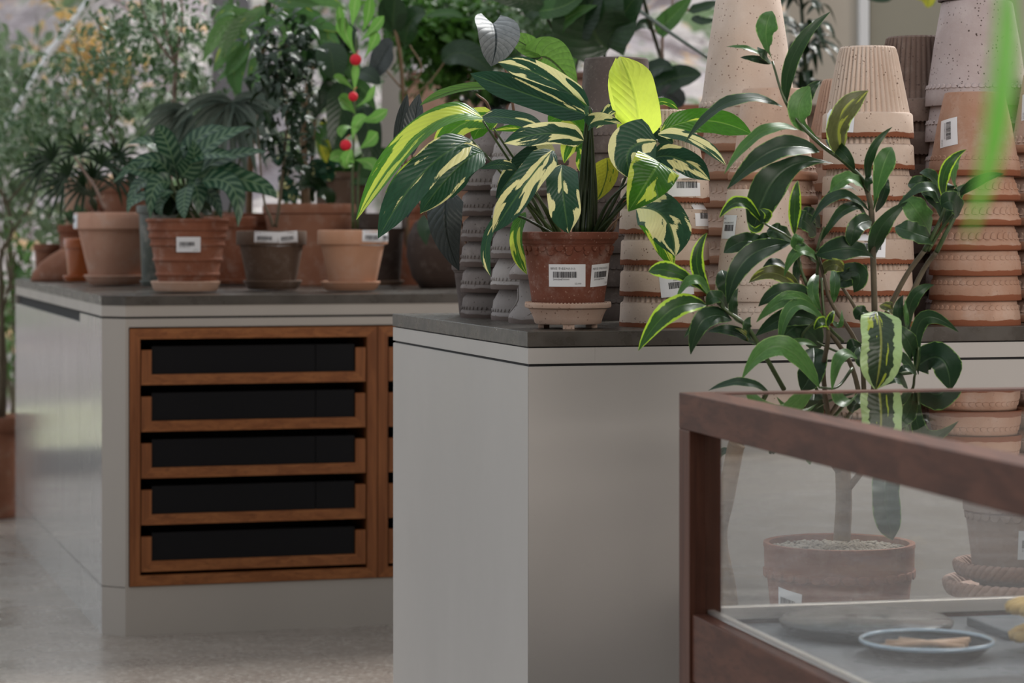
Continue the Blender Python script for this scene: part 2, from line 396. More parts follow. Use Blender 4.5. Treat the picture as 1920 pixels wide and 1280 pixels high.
for k in range(2):
    x0 = FRX+.002+k*(UNITW+.002); x1 = x0+UNITW
    bm = bmesh.new()
    for s_ in 'lrbt': miter_bar(bm, x0, x1, zb+.002, zt, -.004, .24, s_, .0265)
    bmesh.ops.transform(bm, matrix=MF, verts=bm.verts)
    bmobj('drawer_frame', bm, [M_TEAK, M_TEAKV], isl, off=off)
    for i in range(5):
        zt_i = zt-.0545-i*.1182; zb_i = zt_i-.0885
        xa, xb = x0+.0295, x1-.0295
        dr = thing('drawer', '', 'x'); del dr['label']; del dr['category']; dr.parent = isl
        bm = bmesh.new()
        for s_ in 'LRb': miter_bar(bm, xa, xb, zb_i, zt_i, -.001, .020, s_, .0265)
        bmesh.ops.transform(bm, matrix=MF, verts=bm.verts); bmobj('drawer_front', bm, [M_TEAK, M_TEAKV], dr, off=off)
        bm = bmesh.new()
        sx = xa+(xb-xa)*.775
        for (q0, q1) in ((xa+.028, sx-.001), (sx+.001, xb-.028)) if i < 4 else ((xa+.028, xb-.028),):
            box(bm, (q0, .008, zb_i+.0268), (q1, .0105, zt_i+.009))
        box(bm, (xa+.029, .012, zb_i+.024), (xb-.029, .22, zb_i+.03)); box(bm, (xa+.029, .012, zb_i+.03), (xa+.034, .22, zt_i+.006)); box(bm, (xb-.034, .012, zb_i+.03), (xb-.029, .22, zt_i+.006))
        bmesh.ops.transform(bm, matrix=MF, verts=bm.verts); bmobj('drawer_tray', bm, M_BLK, dr, off=off)
# the nearer counter
C0 = Vector((.0269, 4.475, 0)); NLEN = 3.2
nc, plan2, _ = counter('counter_island', 'plain satin greige counter with stone top carrying stacked clay pots, nearer', C0, NLEN, .9685, 0, M_LACQ)
MN = frame_plan(C0, U, V); off2 = (C0.x, C0.y, 0)
bm = bmesh.new()
prism(bm, [(0, 0), (NLEN, 0), (NLEN, .9685), (0, .9685)], 0, .8015)
bmesh.ops.bevel(bm, geom=[e_ for e_ in bm.edges if abs(e_.verts[0].co.z-e_.verts[1].co.z) > .1 or (e_.verts[0].co.z > .7 and e_.verts[1].co.z > .7)], offset=.0012, segments=2, affect='EDGES')
bmesh.ops.transform(bm, matrix=MN, verts=bm.verts); bmobj('body', bm, M_LACQ, nc, off=off2)
bm = bmesh.new()
for (a, b) in ((.002, .118), (.1182, 1.9), (1.9005, NLEN)):
    prism(bm, [(a if a > .01 else 0, 0), (b, 0), (b, .02), (a if a > .01 else 0, .02)], .806, .8325)
prism(bm, [(0, .02), (.02, .02), (.02, .9685), (0, .9685)], .806, .8325)
prism(bm, [(.003, .004), (NLEN, .004), (NLEN, .96), (.003, .96)], .8015, .835, 1)
bmesh.ops.transform(bm, matrix=MN, verts=bm.verts); bmobj('top_rail', bm, [M_LACQ, M_GAP], nc, off=off2)
bm = bmesh.new(); prism(bm, [(-.001, -.001), (NLEN, -.001), (NLEN, .9695), (-.001, .9695)], .8345, TOP)
bmesh.ops.bevel(bm, geom=list(bm.edges), offset=.0008, segments=1, affect='EDGES')
bmesh.ops.transform(bm, matrix=MN, verts=bm.verts); bmobj('worktop', bm, M_SLAB, nc, off=off2)
# ------------------------------------------------------------------ walnut and glass display case, close to the viewer
WD = Vector((.2250, -.9744, 0)); WR = Vector((.9744, .2250, 0))
E0 = P(1273, 735, 3.70); CT = E0.z
MC = Matrix(((WR.x, -WD.x, 0, E0.x), (WR.y, -WD.y, 0, E0.y), (0, 0, 1, 0), (0, 0, 0, 1)))   # x right, y away, z up; case spans y -L..0
CL, CW = 1.75, 1.30
case = thing('display_case', 'walnut framed glass display case on legs in the near right corner', 'display case', (E0.x, E0.y, 0))
co = (E0.x, E0.y, 0)
z_r1 = CT-.050; z_g0 = .508; z_b0 = .414
def cpart(name, boxes, mats, bev=.0015, smooth=False, parent=case):
    bm = bmesh.new()
    for b in boxes: box(bm, b[0], b[1], bev=bev, mi=b[2] if len(b) > 2 else 0)
    bmesh.ops.transform(bm, matrix=MC, verts=bm.verts); return bmobj(name, bm, mats, parent, off=co)
T = .050
for (x, y) in ((0, -T), (0, -CL), (CW-T, -T), (CW-T, -CL)):
    cpart('corner_post', [((x, y, .0), (x+T, y+T, z_r1))], M_WALZ)
cpart('top_rail', [((0, -CL, z_r1), (T, 0, CT))], M_WAL)
cpart('top_rail', [((CW-T, -CL, z_r1), (CW, 0, CT))], M_WAL)
cpart('top_rail', [((T, -T*.62, z_r1+.012), (CW-T, 0, CT))], M_WALX)
cpart('top_rail', [((T, -CL, z_r1), (CW-T, -CL+T, CT))], M_WALX)
cpart('side_board', [((.004, -CL+T, z_b0), (.030, -T, z_g0-.002))], M_WAL)
cpart('side_board', [((CW-.03, -CL+T, z_b0), (CW-.004, -T, z_g0-.002))], M_WAL)
cpart('side_board', [((T, -.030, z_b0), (CW-T, -.004, z_g0-.002))], M_WALX)
cpart('glazing_bead', [((.030, -CL+T, z_g0-.012), (.040, -T, z_g0+.004)), ((T, -.045, z_g0-.012), (CW-T, -.030, z_g0+.006))], M_ALU, .001)
def glassmat():
    N = NT('clear_case_glass'); nd = N.n('ShaderNodeBsdfPrincipled'); nd.inputs['Base Color'].default_value = (.97, .985, .98, 1)
    nd.inputs['Roughness'].default_value = 0.0; nd.inputs['IOR'].default_value = 1.34; nd.inputs['Transmission Weight'].default_value = 1.0
    N.t.links.new(nd.outputs[0], N.out.inputs[0]); return N.m
M_GLASS = glassmat()
cpart('top_pane', [((T-.004, -CL+T-.004, CT-.0075), (CW-T+.004, -.028, CT-.0015))], M_GLASS, 0)
cpart('side_pane', [((.0225, -CL+T, z_g0), (.0285, -T+.006, z_r1))], M_GLASS, 0)
cpart('side_pane', [((T-.006, -.026, z_g0), (CW-T, -.020, z_r1+.010))], M_GLASS, 0)
M_TRAY = plain('blue_grey_felt', (.125, .132, .145), .75, var=.15, scale=20, bump=.2)
cpart('display_floor', [((.040, -CL+.06, z_g0-.030), (CW-.03, -.046, z_g0-.018))], M_TRAY, 0)
# what lies in the case
def case_pt(x, y, z): return MC @ Vector((x, y, z))
ZF = z_g0-.018
def disc_plate(name, label, cat, x, y, r, h, mat, ring=False):
    p = case_pt(x, y, ZF); bm = bmesh.new()
    prof = [(0, 0), (r*.6, 0), (r, h), (r*.985, h+.002), (r*.6, .004), (0, .004)]
    lathe(bm, prof, 48); o = bmobj(name, bm, mat, loc=p, smooth=True); return tag(o, label, cat)
def lathe(bm, prof, seg=48, mod=None, mi=0, start=0.0):
    rings = []
    for j, (r, z) in enumerate(prof):
        if r < 1e-6: rings.append([bm.verts.new((0, 0, z))]); continue
        ring = []
        for k in range(seg):
            a = 2*PI*k/seg+start; rr = r if mod is None else mod(j, r, z, a)
            ring.append(bm.verts.new((rr*math.sin(a), -rr*math.cos(a), z)))
        rings.append(ring)
    for j in range(len(rings)-1):
        A, B = rings[j], rings[j+1]
        for k in range(seg):
            k2 = (k+1) % seg
            if len(A) == 1 and len(B) == 1: continue
            if len(A) == 1: f = bm.faces.new((A[0], B[k2], B[k]))
            elif len(B) == 1: f = bm.faces.new((A[k], A[k2], B[0]))
            else: f = bm.faces.new((A[k], A[k2], B[k2], B[k]))
            f.smooth = True; f.material_index = mi
    return rings
# ------------------------------------------------------------------ clay
M_TC_RED = terra('red_terracotta', (.235, .082, .045), (.30, .12, .07), bloom=.22, speck=.25, dark=(.42, .30, .24), stain=.25)
M_TC_HERO = terra('dark_red_brown_terracotta', (.155, .050, .031), (.205, .072, .045), bloom=.22, speck=.6, dark=(.36, .22, .17), bump=.4)
M_TC_PINK = terra('smooth_peach_terracotta', (.50, .27, .19), (.56, .33, .24), bloom=.25, stain=.2)
M_TC_PEACH = terra('warm_peach_terracotta', (.53, .28, .17), (.59, .33, .22), bloom=.15, stain=.15)
M_TC_PALE = terra('pale_pink_terracotta', (.50, .30, .21), (.56, .37, .28), bloom=.3, speck=.2)
M_TC_BROWN = terra('grey_brown_clay', (.125, .080, .055), (.17, .11, .08), bloom=.15)
M_TC_DARK = terra('dark_brown_clay', (.055, .036, .030), (.075, .05, .04), bloom=.1)
M_TC_BRICK = terra('brick_terracotta', (.27, .115, .07), (.34, .16, .10), bloom=.2)  # brick-coloured clay
M_CREAM = terra('cream_sand_clay', (.58, .455, .375), (.66, .55, .475), dark=(.12, .05, .03), speck=.8, bloom=.2, stain=.25)
M_CREAM_E = terra('cream_clay_with_raw_red_mouth', (.55, .42, .335), (.64, .52, .44), dark=(.10, .05, .03), speck=.8, bloom=.2, edge=(.21, .072, .035), edge_h=.0075, stain=.25)
M_PINKC = terra('pinkish_cream_clay', (.55, .375, .285), (.62, .46, .375), dark=(.14, .06, .035), speck=.6, bloom=.2, edge=(.36, .185, .115), edge_h=.015, stain=.3)
M_ORNG = terra('orange_to_cream_clay', (.43, .235, .155), (.52, .35, .265), dark=(.16, .06, .035), speck=.35, bloom=.25, edge=(.23, .08, .04), edge_h=.010, stain=.3)
M_GREY = terra('grey_stone_clay', (.185, .155, .145), (.235, .205, .195), dark=(.05, .035, .03), speck=.75, bloom=.15, edge=(.085, .06, .052), edge_h=.009, stain=.15)
M_LGREY = terra('light_grey_stone_clay', (.29, .255, .245), (.35, .32, .31), dark=(.06, .045, .04), speck=.75, bloom=.15, edge=(.13, .10, .09), edge_h=.009)
M_DGREY = terra('dark_brown_grey_clay', (.105, .082, .075), (.14, .11, .10), dark=(.25, .2, .17), speck=.3, bloom=.12)
M_DRIB = terra('dark_umber_clay', (.135, .092, .075), (.175, .125, .105), dark=(.04, .025, .02), speck=.7, bloom=.1, stain=.2)
M_LILAC = terra('lilac_grey_speckled_clay', (.38, .305, .29), (.46, .39, .385), dark=(.05, .03, .025), speck=1.0, bloom=.2)
M_ROPE = terra('dusty_rose_clay', (.36, .22, .17), (.42, .27, .21), bloom=.2, speck=.3)
def soilmat(name, a, b, scale=220):
    N = NT(name); oc = obj_coord(N); c = N.vor(oc, scale, 'Color'); h = N.n('ShaderNodeSeparateColor'); N.set(h.inputs[0], c)
    return N.bsdf(N.mix(h.outputs[0], a, b), .9, N.bump(N.vor(oc, scale, 'Distance'), .9, .004), spec=.2)
M_SOIL = soilmat('dark_potting_soil', (.02, .014, .010), (.075, .05, .035))
M_GRIT = soilmat('reddish_grit', (.16, .07, .04), (.33, .17, .10), 160)
M_PAPER = plain('white_label_paper', (.74, .75, .78), .55, var=.03)
M_INK = plain('black_label_ink', (.03, .03, .035), .6)
# ------------------------------------------------------------------ printed price labels wrapped on a pot
_tc = {}
def text_polys(s):
    if not s: return ([], [])
    if s in _tc: return _tc[s]
    c = bpy.data.curves.new('t', 'FONT'); c.body = s; c.size = 1.0; c.resolution_u = 1
    o = bpy.data.objects.new('t', c); COL.objects.link(o)
    dg = bpy.context.evaluated_depsgraph_get(); dg.update(); me = o.evaluated_get(dg).to_mesh()
    r = ([(v.co.x, v.co.y) for v in me.vertices], [tuple(p.vertices) for p in me.polygons])
    o.evaluated_get(dg).to_mesh_clear(); bpy.data.objects.remove(o); bpy.data.curves.remove(c)
    _tc[s] = r; return r
def price_label(parent, rad, ang, zc, wdt, hgt, tilt=0.0, name_line='\ub808\ub9c8\ub85c \ud478\ub124\ud3ec\uc2dc(\ub098\ub098)', digits='2000384700000', price='22,000', flip=False, seed=1, eps=.0006, text=True):
    "rad(z): outer radius of the pot; ang: degrees to the right of the viewer's side"
    rr = random.Random(seed); bm = bmesh.new(); a0 = math.radians(ang); ct, st_ = math.cos(math.radians(tilt)), math.sin(math.radians(tilt))
    def mp(x, y, e):
        if flip: x, y = -x, -y
        X, Y = x*ct-y*st_, x*st_+y*ct; z = zc+Y; r = rad(z)+e; a = a0+X/max(r, .01)
        return (r*math.sin(a), -r*math.cos(a), z)
    nx, ny = 14, 4
    g = [[bm.verts.new(mp((i/nx-.5)*wdt, (j/ny-.5)*hgt, eps)) for i in range(nx+1)] for j in range(ny+1)]
    for j in range(ny):
        for i in range(nx): bm.faces.new((g[j][i], g[j][i+1], g[j+1][i+1], g[j+1][i])).smooth = True
    def q(x0, y0, x1, y1):
        n = max(1, int(abs(x1-x0)/.004)); 
        for i in range(n):
            xa, xb = lerp(x0, x1, i/n), lerp(x0, x1, (i+1)/n)
            f = bm.faces.new([bm.verts.new(mp(*c_, eps+.00025)) for c_ in ((xa, y0), (xb, y0), (xb, y1), (xa, y1))]); f.material_index = 1
    x = -.38*wdt; xe = .26*wdt
    while x < xe:
        b = wdt*rr.choice((.006, .009, .014, .02)); q(x, -.10*hgt, min(xe, x+b), .17*hgt); x += b+wdt*rr.choice((.005, .008, .012))
    def txt(s, x, y, size):
        vs, fs = text_polys(s); bv = [bm.verts.new(mp(x+a*size, y+b*size, eps+.00025)) for a, b in vs]
        for f in fs:
            try: bm.faces.new([bv[i] for i in f]).material_index = 1
            except ValueError: pass
    if text:
        txt(name_line, -.46*wdt, .26*hgt, .125*hgt); txt(digits, -.38*wdt, -.215*hgt, .115*hgt); txt(price, .20*wdt, -.40*hgt, .115*hgt)
    bmesh.ops.recalc_face_normals(bm, faces=bm.faces)
    return bmobj('price_label', bm, [M_PAPER, M_INK], parent)
# ------------------------------------------------------------------ pot shapes; every profile is the outside, foot to mouth
def arc_pts(r0, z0, r1, z1, bulge, n=5):
    out = []
    for i in range(n+1):
        t = i/n; out.append((lerp(r0, r1, t)+bulge*math.sin(PI*t), lerp(z0, z1, t)))
    return out
def scallops(bm, r_at, z, n, w, h, depth=.0022, up=1, mi=0, rows=1, dz=0):
    "rows of flat raised discs (fish-scale edging); h: half height, signed towards the round side"
    for row in range(rows):
        for k in range(n):
            a0 = 2*PI*(k+.5*row)/n; zc = z+row*dz; rc = r_at(zc+h*.5)+depth
            def V(x, zz, d):
                r = max(r_at(zz), r_at(zc+h*.4))+d-.0002; a = a0+x/r; return bm.verts.new((r*math.sin(a), -r*math.cos(a), zz))
            top = V(0, zc+h*.1, depth); rings = []
            for f, d in ((.62, 1.0), (.86, .82), (1.0, 0.0)):
                rings.append([V(math.cos(t)*w*f, zc+math.sin(t)*h*f*(1 if math.sin(t) > 0 else .35), depth*d) for t in [2*PI*q/14 for q in range(14)]])
            for q in range(14):
                q2 = (q+1) % 14
                bm.faces.new((top, rings[0][q], rings[0][q2])).smooth = True
                for A, B in ((rings[0], rings[1]), (rings[1], rings[2])):
                    bm.faces.new((A[q], B[q], B[q2], A[q2])).smooth = True
def sharpen(bm, lim=.55):
    bm.normal_update()
    for e_ in bm.edges:
        if len(e_.link_faces) == 2 and e_.calc_face_angle(0) > lim: e_.smooth = False
def prof_r(prof):
    def r_at(z):
        best = prof[0][0]
        for i in range(len(prof)-1):
            (r0, z0), (r1, z1) = prof[i], prof[i+1]
            lo, hi = min(z0, z1), max(z0, z1)
            if lo <= z <= hi and hi > lo: best = max(best if False else 0, lerp(r0, r1, (z-z0)/(z1-z0)))
        if z < min(p[1] for p in prof): best = prof[0][0]
        if z > max(p[1] for p in prof): best = prof[-1][0]
        return best or prof[-1][0]
    return r_at
def flip_prof(prof, h): return [(r, h-z) for r, z in reversed(prof)]
def pot_bm(prof, wall=.006, floor=.008, inverted=False, seg=56, mod=None, scal=None, drain=True):
    """closed clay vessel from its outside profile (foot to mouth). scal: list of dicts for relief rows (z measured from the foot)"""
    bm = bmesh.new(); h = prof[-1][1]
    inner = []
    body = [(r, z) for r, z in prof if z > floor+.001]
    rt = prof[-1][0]
    simp = [(prof[0][0]-wall, floor), (lerp(prof[0][0], prof[-1][0], .5)-wall*1.6, h*.5), (min(r for r, z in prof if z > h*.7)-wall, h*.8), (rt-wall*1.1, h-.001)]
    r0 = .008 if drain else 0
    full = [(r0, 0)]+[(prof[0][0]*.97, 0)]+list(prof)+[(rt-wall*.5, h+.0006)]+list(reversed(simp))+[(r0, floor)]
    if drain: full.append((r0, 0))
    else: full = [(0, 0)]+full[1:]; full[-1] = (0, floor)
    no = len(prof)+2
    m2 = None
    if mod is not None:
        def m2(j, r, z, a): return mod(r, z, a) if 2 <= j < no else r
    lathe(bm, full, seg, m2)
    if scal:
        ra = prof_r(prof)
        for s in scal: scallops(bm, ra, s['z'], s['n'], s['w'], s['h'], s.get('d', .0022), s.get('up', 1), rows=s.get('rows', 1), dz=s.get('dz', 0))
    if inverted:
        bmesh.ops.transform(bm, matrix=Matrix.Translation((0, 0, h)) @ Matrix.Rotation(PI, 4, 'X'), verts=bm.verts)
        bmesh.ops.rotate(bm, verts=bm.verts, cent=(0, 0, 0), matrix=Matrix.Rotation(PI, 3, 'Z'))
    bmesh.ops.recalc_face_normals(bm, faces=bm.faces); sharpen(bm)
    return bm
def mesh_of(bm, mat, name):
    me = bpy.data.meshes.new(name); bm.to_mesh(me); bm.free(); me.materials.append(mat); return me
def prof_scallop(rt, rb, h, lip=1.0):
    "tapered body, collar of scallops, thick moulded lip"
    k = h/.12
    return [(rb, 0), (rb+.001, .003)]+[(lerp(rb, rt*.89, t), lerp(.003, h*.74, t)) for t in (.33, .66, 1)]+[(rt*.895, h*.745), (rt*.90, h*.80), (rt*.905, h*.845), (rt*.935, h*.852), (rt*.945, h*.872), (rt*.955, h*.885), (rt*.99, h*.90), (rt*lip, h*.93), (rt*lip, h*.985), (rt*.99, h)]
def prof_rib(rt, rb, h, band):
    z1 = h-band
    rn = rt*.885
    return [(rb*.95, 0), (rb, .003)]+[(lerp(rb, rn, t), lerp(.003, z1-.002, t)) for t in (.12, .3, .5, .7, .85, 1)]+[(rt*.955, z1), (rt*.975, z1+.003), (rt*.985, z1+band*.5), (rt, h-.002), (rt*.995, h)]
def ribmod(n, z1, amp=.0020):
    def f(r, z, a):
        if z > z1-.001 or z < .001: return r
        return r+amp*(abs(math.cos(a*n/2))*2-1.0)*(1 if z > .004 else .4)
    return f
def teeth(n, h, amp=.0016):
    return None
def prof_low(rt, rb, h):
    "smooth tall body, row of small arches and a plain sharp mouth"
    return [(rb*.96, 0), (rb, .003), (lerp(rb, rt*.94, .5)+.001, h*.4), (rt*.935, h*.80), (rt*.94, h*.805), (rt*.975, h*.84), (rt*.99, h*.92), (rt, h-.001), (rt*.995, h)]
def prof_thick(rt, rb, h):
    "classical: scallop collar then a half round moulding at the mouth"
    return [(rb*.96, 0), (rb, .003), (lerp(rb, rt*.86, .5), h*.38), (rt*.86, h*.74), (rt*.885, h*.76), (rt*.895, h*.83), (rt*.90, h*.855), (rt*.94, h*.865), (rt*.955, h*.895), (rt*.965, h*.905), (rt*.995, h*.925), (rt*1.005, h*.955), (rt*.995, h*.99), (rt*.97, h)]
# ------------------------------------------------------------------ stacks of upturned pots on the nearer counter
ORD = ['topmost', 'second', 'third', 'fourth', 'fifth', 'sixth', 'seventh', 'eighth', 'ninth', 'tenth']
def stack(cx, Df, mk, mat, n, pitch_px, r_px, h_px, rb_px, look, where, group, labels=(), wob=.0015, seed=0, topmk=None, scale_rows=None, name='clay_pot', turn=True, topmat=None, top_extra=0, lowmk=None, nlow=0):
    """n upturned pots nested one over another. cx: column; Df: depth of the stack's near side; *_px as the photograph shows them.
    mk(rt, rb, h) -> bmesh of one upturned pot"""
    rr = random.Random(seed); r = r_px*Df/F/(1-r_px/F); D = Df+r; m = D/F
    pt, h, rb = pitch_px*m, h_px*m, rb_px*m
    base = P(cx, HY, D); me = None; out = []
    bmx, radf = mk(r, rb, h); me = mesh_of(bmx, mat, name)
    tm, trad = me, radf
    if topmk: b2, trad = topmk(r, rb, h_px*m+top_extra*m); tm = mesh_of(b2, topmat or mat, name)
    if lowmk: b3, _ = lowmk(r, rb, h); lme = mesh_of(b3, mat, name)
    for i in range(n):
        idx = n-1-i         # 0 = topmost
        o = link(name, tm if idx == 0 else (lme if lowmk and i < nlow else me), loc=(base.x+(rr.random()-.5)*2*wob, base.y+(rr.random()-.5)*wob, TOP+i*pt))
        if turn: o.rotation_euler = (0, 0, rr.random()*6.28)
        od = 'topmost' if idx == 0 else ('lowest' if i == 0 else ORD[idx]+' from top')
        tag(o, f'{look}, {od}, {where}', 'pot', group)
        out.append(o)
    for lb in labels:
        i = n-1-lb['idx']; o = out[i]; o.rotation_euler = (0, 0, 0)
        price_label(o, trad if lb['idx'] == 0 else radf, lb['ang'], lb['z']*m, lb['w']*m, lb['h']*m, lb.get('tilt', 0), flip=lb.get('flip', False), seed=seed*7+lb['idx'],
                    name_line='', price='33,000', digits='2000384700000')
    return out
def inv_rad(prof):
    h = prof[-1][1]; ra = prof_r(prof)
    return lambda z: ra(h-z)
def mk_rib(n=44, band=.042):
    def f(r, rb, h):
        p = prof_rib(r, rb, h, band); b = pot_bm(p, inverted=True, seg=n*6, mod=ribmod(n, h-band)); 
        # little teeth under the raw mouth
        for k in range(72):
            a = 2*PI*k/72; x, y = math.sin(a)*(r-.0022), -math.cos(a)*(r-.0022)
            vs = box(b, (-.0016, -.0020, -.0014), (.0016, .0020, .0008)); bmesh.ops.transform(b, matrix=Matrix.Translation((x, y, 0)) @ Matrix.Rotation(a, 4, 'Z'), verts=vs)
        return b, inv_rad(p)
    return f
def mk_scal(ns=34, rows=1):
    def f(r, rb, h):
        p = prof_thick(r, rb, h); w = 2*PI*r*.90/ns/2*.98
        return pot_bm(p, inverted=True, seg=56, scal=[dict(z=h*.850, n=ns, w=w, h=-.0105, d=.0024)]), inv_rad(p)
    return f
def mk_low(ns=44, big=False):
    def f(r, rb, h):
        p = prof_low(r, rb, h); w = 2*PI*r*.95/ns/2*.98
        return pot_bm(p, inverted=True, seg=56, scal=[dict(z=h-(.030 if not big else .034), n=ns, w=w, h=-w*1.1, d=.0026 if big else .0016)]), inv_rad(p)
    return f
def mk_dots(ns=46):
    "collar with a row of small punched arches"
    def f(r, rb, h):
        c = .040
        p = [(rb*.95, 0), (rb, .004), (lerp(rb, r*.90, .5), h*.45), (r*.90, h-c), (r*.93, h-c*.92), (r*.965, h-c*.45), (r*.955, h-c*.38), (r*.985, h-c*.30), (r, h-.008), (r*.985, h)]
        b = pot_bm(p, inverted=True, seg=56, scal=[dict(z=h-c*.52, n=ns, w=.0026, h=.0048, d=.0018)]); return b, inv_rad(p)
    return f
def D_of(y): return (EYE-TOP)*F/(y-HY)
stack(1246, D_of(614), mk_rib(), M_CREAM_E, 5, 58.0, 84, 172, 50, 'upturned cream ribbed pot', 'stack just right of the variegated plant', 'cream ribbed pots in the left ribbed stack',
      labels=[dict(idx=0, ang=24, z=33, w=70, h=46, flip=True, tilt=1), dict(idx=1, ang=62, z=34, w=60, h=42, flip=True), dict(idx=3, ang=14, z=22, w=66, h=44, tilt=6, flip=True)], seed=1)
stack(1627, D_of(613), mk_rib(), M_CREAM_E, 7, 58.6, 86, 170, 52, 'upturned cream ribbed pot', 'stack behind the upright bare trunk', 'cream ribbed pots in the right ribbed stack',
      labels=[dict(idx=0, ang=-48, z=30, w=70, h=42, flip=True, tilt=-3), dict(idx=4, ang=-9, z=33, w=70, h=42, flip=True, tilt=-2)], seed=2)
stack(1404, 4.99, mk_scal(34), M_PINKC, 8, 52, 92, 205, 58, 'upturned pinkish scalloped pot', 'tallest stack, cut off by frame top', 'big scalloped pots in the tallest stack', topmk=mk_low(36, True), topmat=M_CREAM, seed=3, top_extra=50)
stack(1448, 4.79, mk_scal(34), M_PINKC, 7, 44.5, 84, 172, 57, 'upturned pinkish scalloped pot', 'stack in front of the tallest one', 'scalloped pots in the second cream stack', seed=4)
stack(1420, 4.60, mk_low(42), M_CREAM, 2, 50, 82, 208, 58, 'upturned smooth speckled cream pot', 'short pair between the ribbed stacks', 'speckled cream pots in the short stack', seed=5,
      labels=[dict(idx=0, ang=-62, z=138, w=44, h=44, flip=True, tilt=0)])
stack(1590, 4.98, mk_rib(), M_PINKC, 6, 60, 80, 150, 48, 'upturned pink ribbed pot', 'stack hidden behind cream ribbed pots', 'pink ribbed pots in the hidden stack', seed=6)
stack(1722, 5.06, mk_rib(40), M_DRIB, 7, 61, 88, 160, 60, 'upturned dark umber ribbed pot', 'stack below the beige wall', 'dark ribbed pots', seed=7)
stack(1832, 4.96, mk_low(46, True), M_LILAC, 7, 66.5, 97, 196, 66, 'large upturned lilac grey pot', 'stack behind the orange clay one', 'lilac grey speckled pots', seed=8)
o_ = stack(1827, D_of(611), mk_scal(36), M_ORNG, 7, 46.3, 86, 156, 56, 'upturned orange scalloped pot', 'stack behind the blurred hanging leaf', 'orange and cream scalloped pots', seed=9, topmk=mk_low(40), lowmk=mk_low(40), nlow=3, 
      labels=[dict(idx=0, ang=-52, z=80, w=52, h=42, tilt=-80, flip=False)])
stack(1975, 4.86, mk_scal(34), M_PINKC, 8, 45, 86, 150, 56, 'upturned pinkish clay pot', 'stack cut by the right frame edge', 'clay pots in the stack at the right edge', seed=10, labels=[dict(idx=0, ang=-55, z=88, w=50, h=40, tilt=-80)])
stack(935, D_of(597), mk_dots(), M_GREY, 7, 47.5, 72, 88, 43, 'upturned grey clay pot', 'leftmost stack on the counter', 'grey pots in the leftmost stack', seed=11)
stack(993, D_of(602), mk_dots(), M_LGREY, 6, 58, 73, 115, 40, 'upturned lighter grey pot', 'second stack from the left', 'lighter grey pots in the second grey stack', seed=12,
      labels=[dict(idx=2, ang=-55, z=50, w=40, h=44)])
stack(1155, 5.02, mk_low(40, True), M_DGREY, 6, 62, 74, 178, 60, 'upturned dark brown-grey pot', 'stack behind the variegated plant', 'dark grey pots behind the variegated plant', seed=13)
# small grey swirl pots
def mk_swirl(r, rb, h):
    p = [(rb, 0), (rb*1.02, .004), (rb*1.1, h*.3), (r*.72, h*.62), (r*.80, h*.72), (r*.97, h*.86), (r, h*.92), (r*.99, h)]
    b = pot_bm(p, inverted=True, seg=48)
    for k in range(5):
        a0 = 2*PI*k/5-.4; pts = []
        ra = inv_rad(p)
        for i in range(9):
            z = lerp(h*.14, h*.62, i/8); a = a0+.55*math.sin(PI*i/8)*.8; rr_ = ra(z)+.0006; pts.append((rr_*math.sin(a), -rr_*math.cos(a), z))
        tube(b, pts, [.0004]+[.0018]*7+[.0004], 6)
    return b, inv_rad(p)
stack(1012, D_of(607), mk_swirl, M_LGREY, 2, 82, 58, 112, 33, 'small upturned grey swirl pot', 'short stack beside the red pot', 'small grey swirl pots', seed=14, turn=False)

dk, _ = mk_low(44, True)(.060, .045, .13)
dko = link('clay_pot', mesh_of(dk, M_DGREY, 'clay_pot'), loc=(P(1818, HY, 5.06).x, 5.06, EYE+(HY-3)*5.06/F)); tag(dko, 'dark upturned pot on top of the lilac stack, mostly above the frame', 'pot')
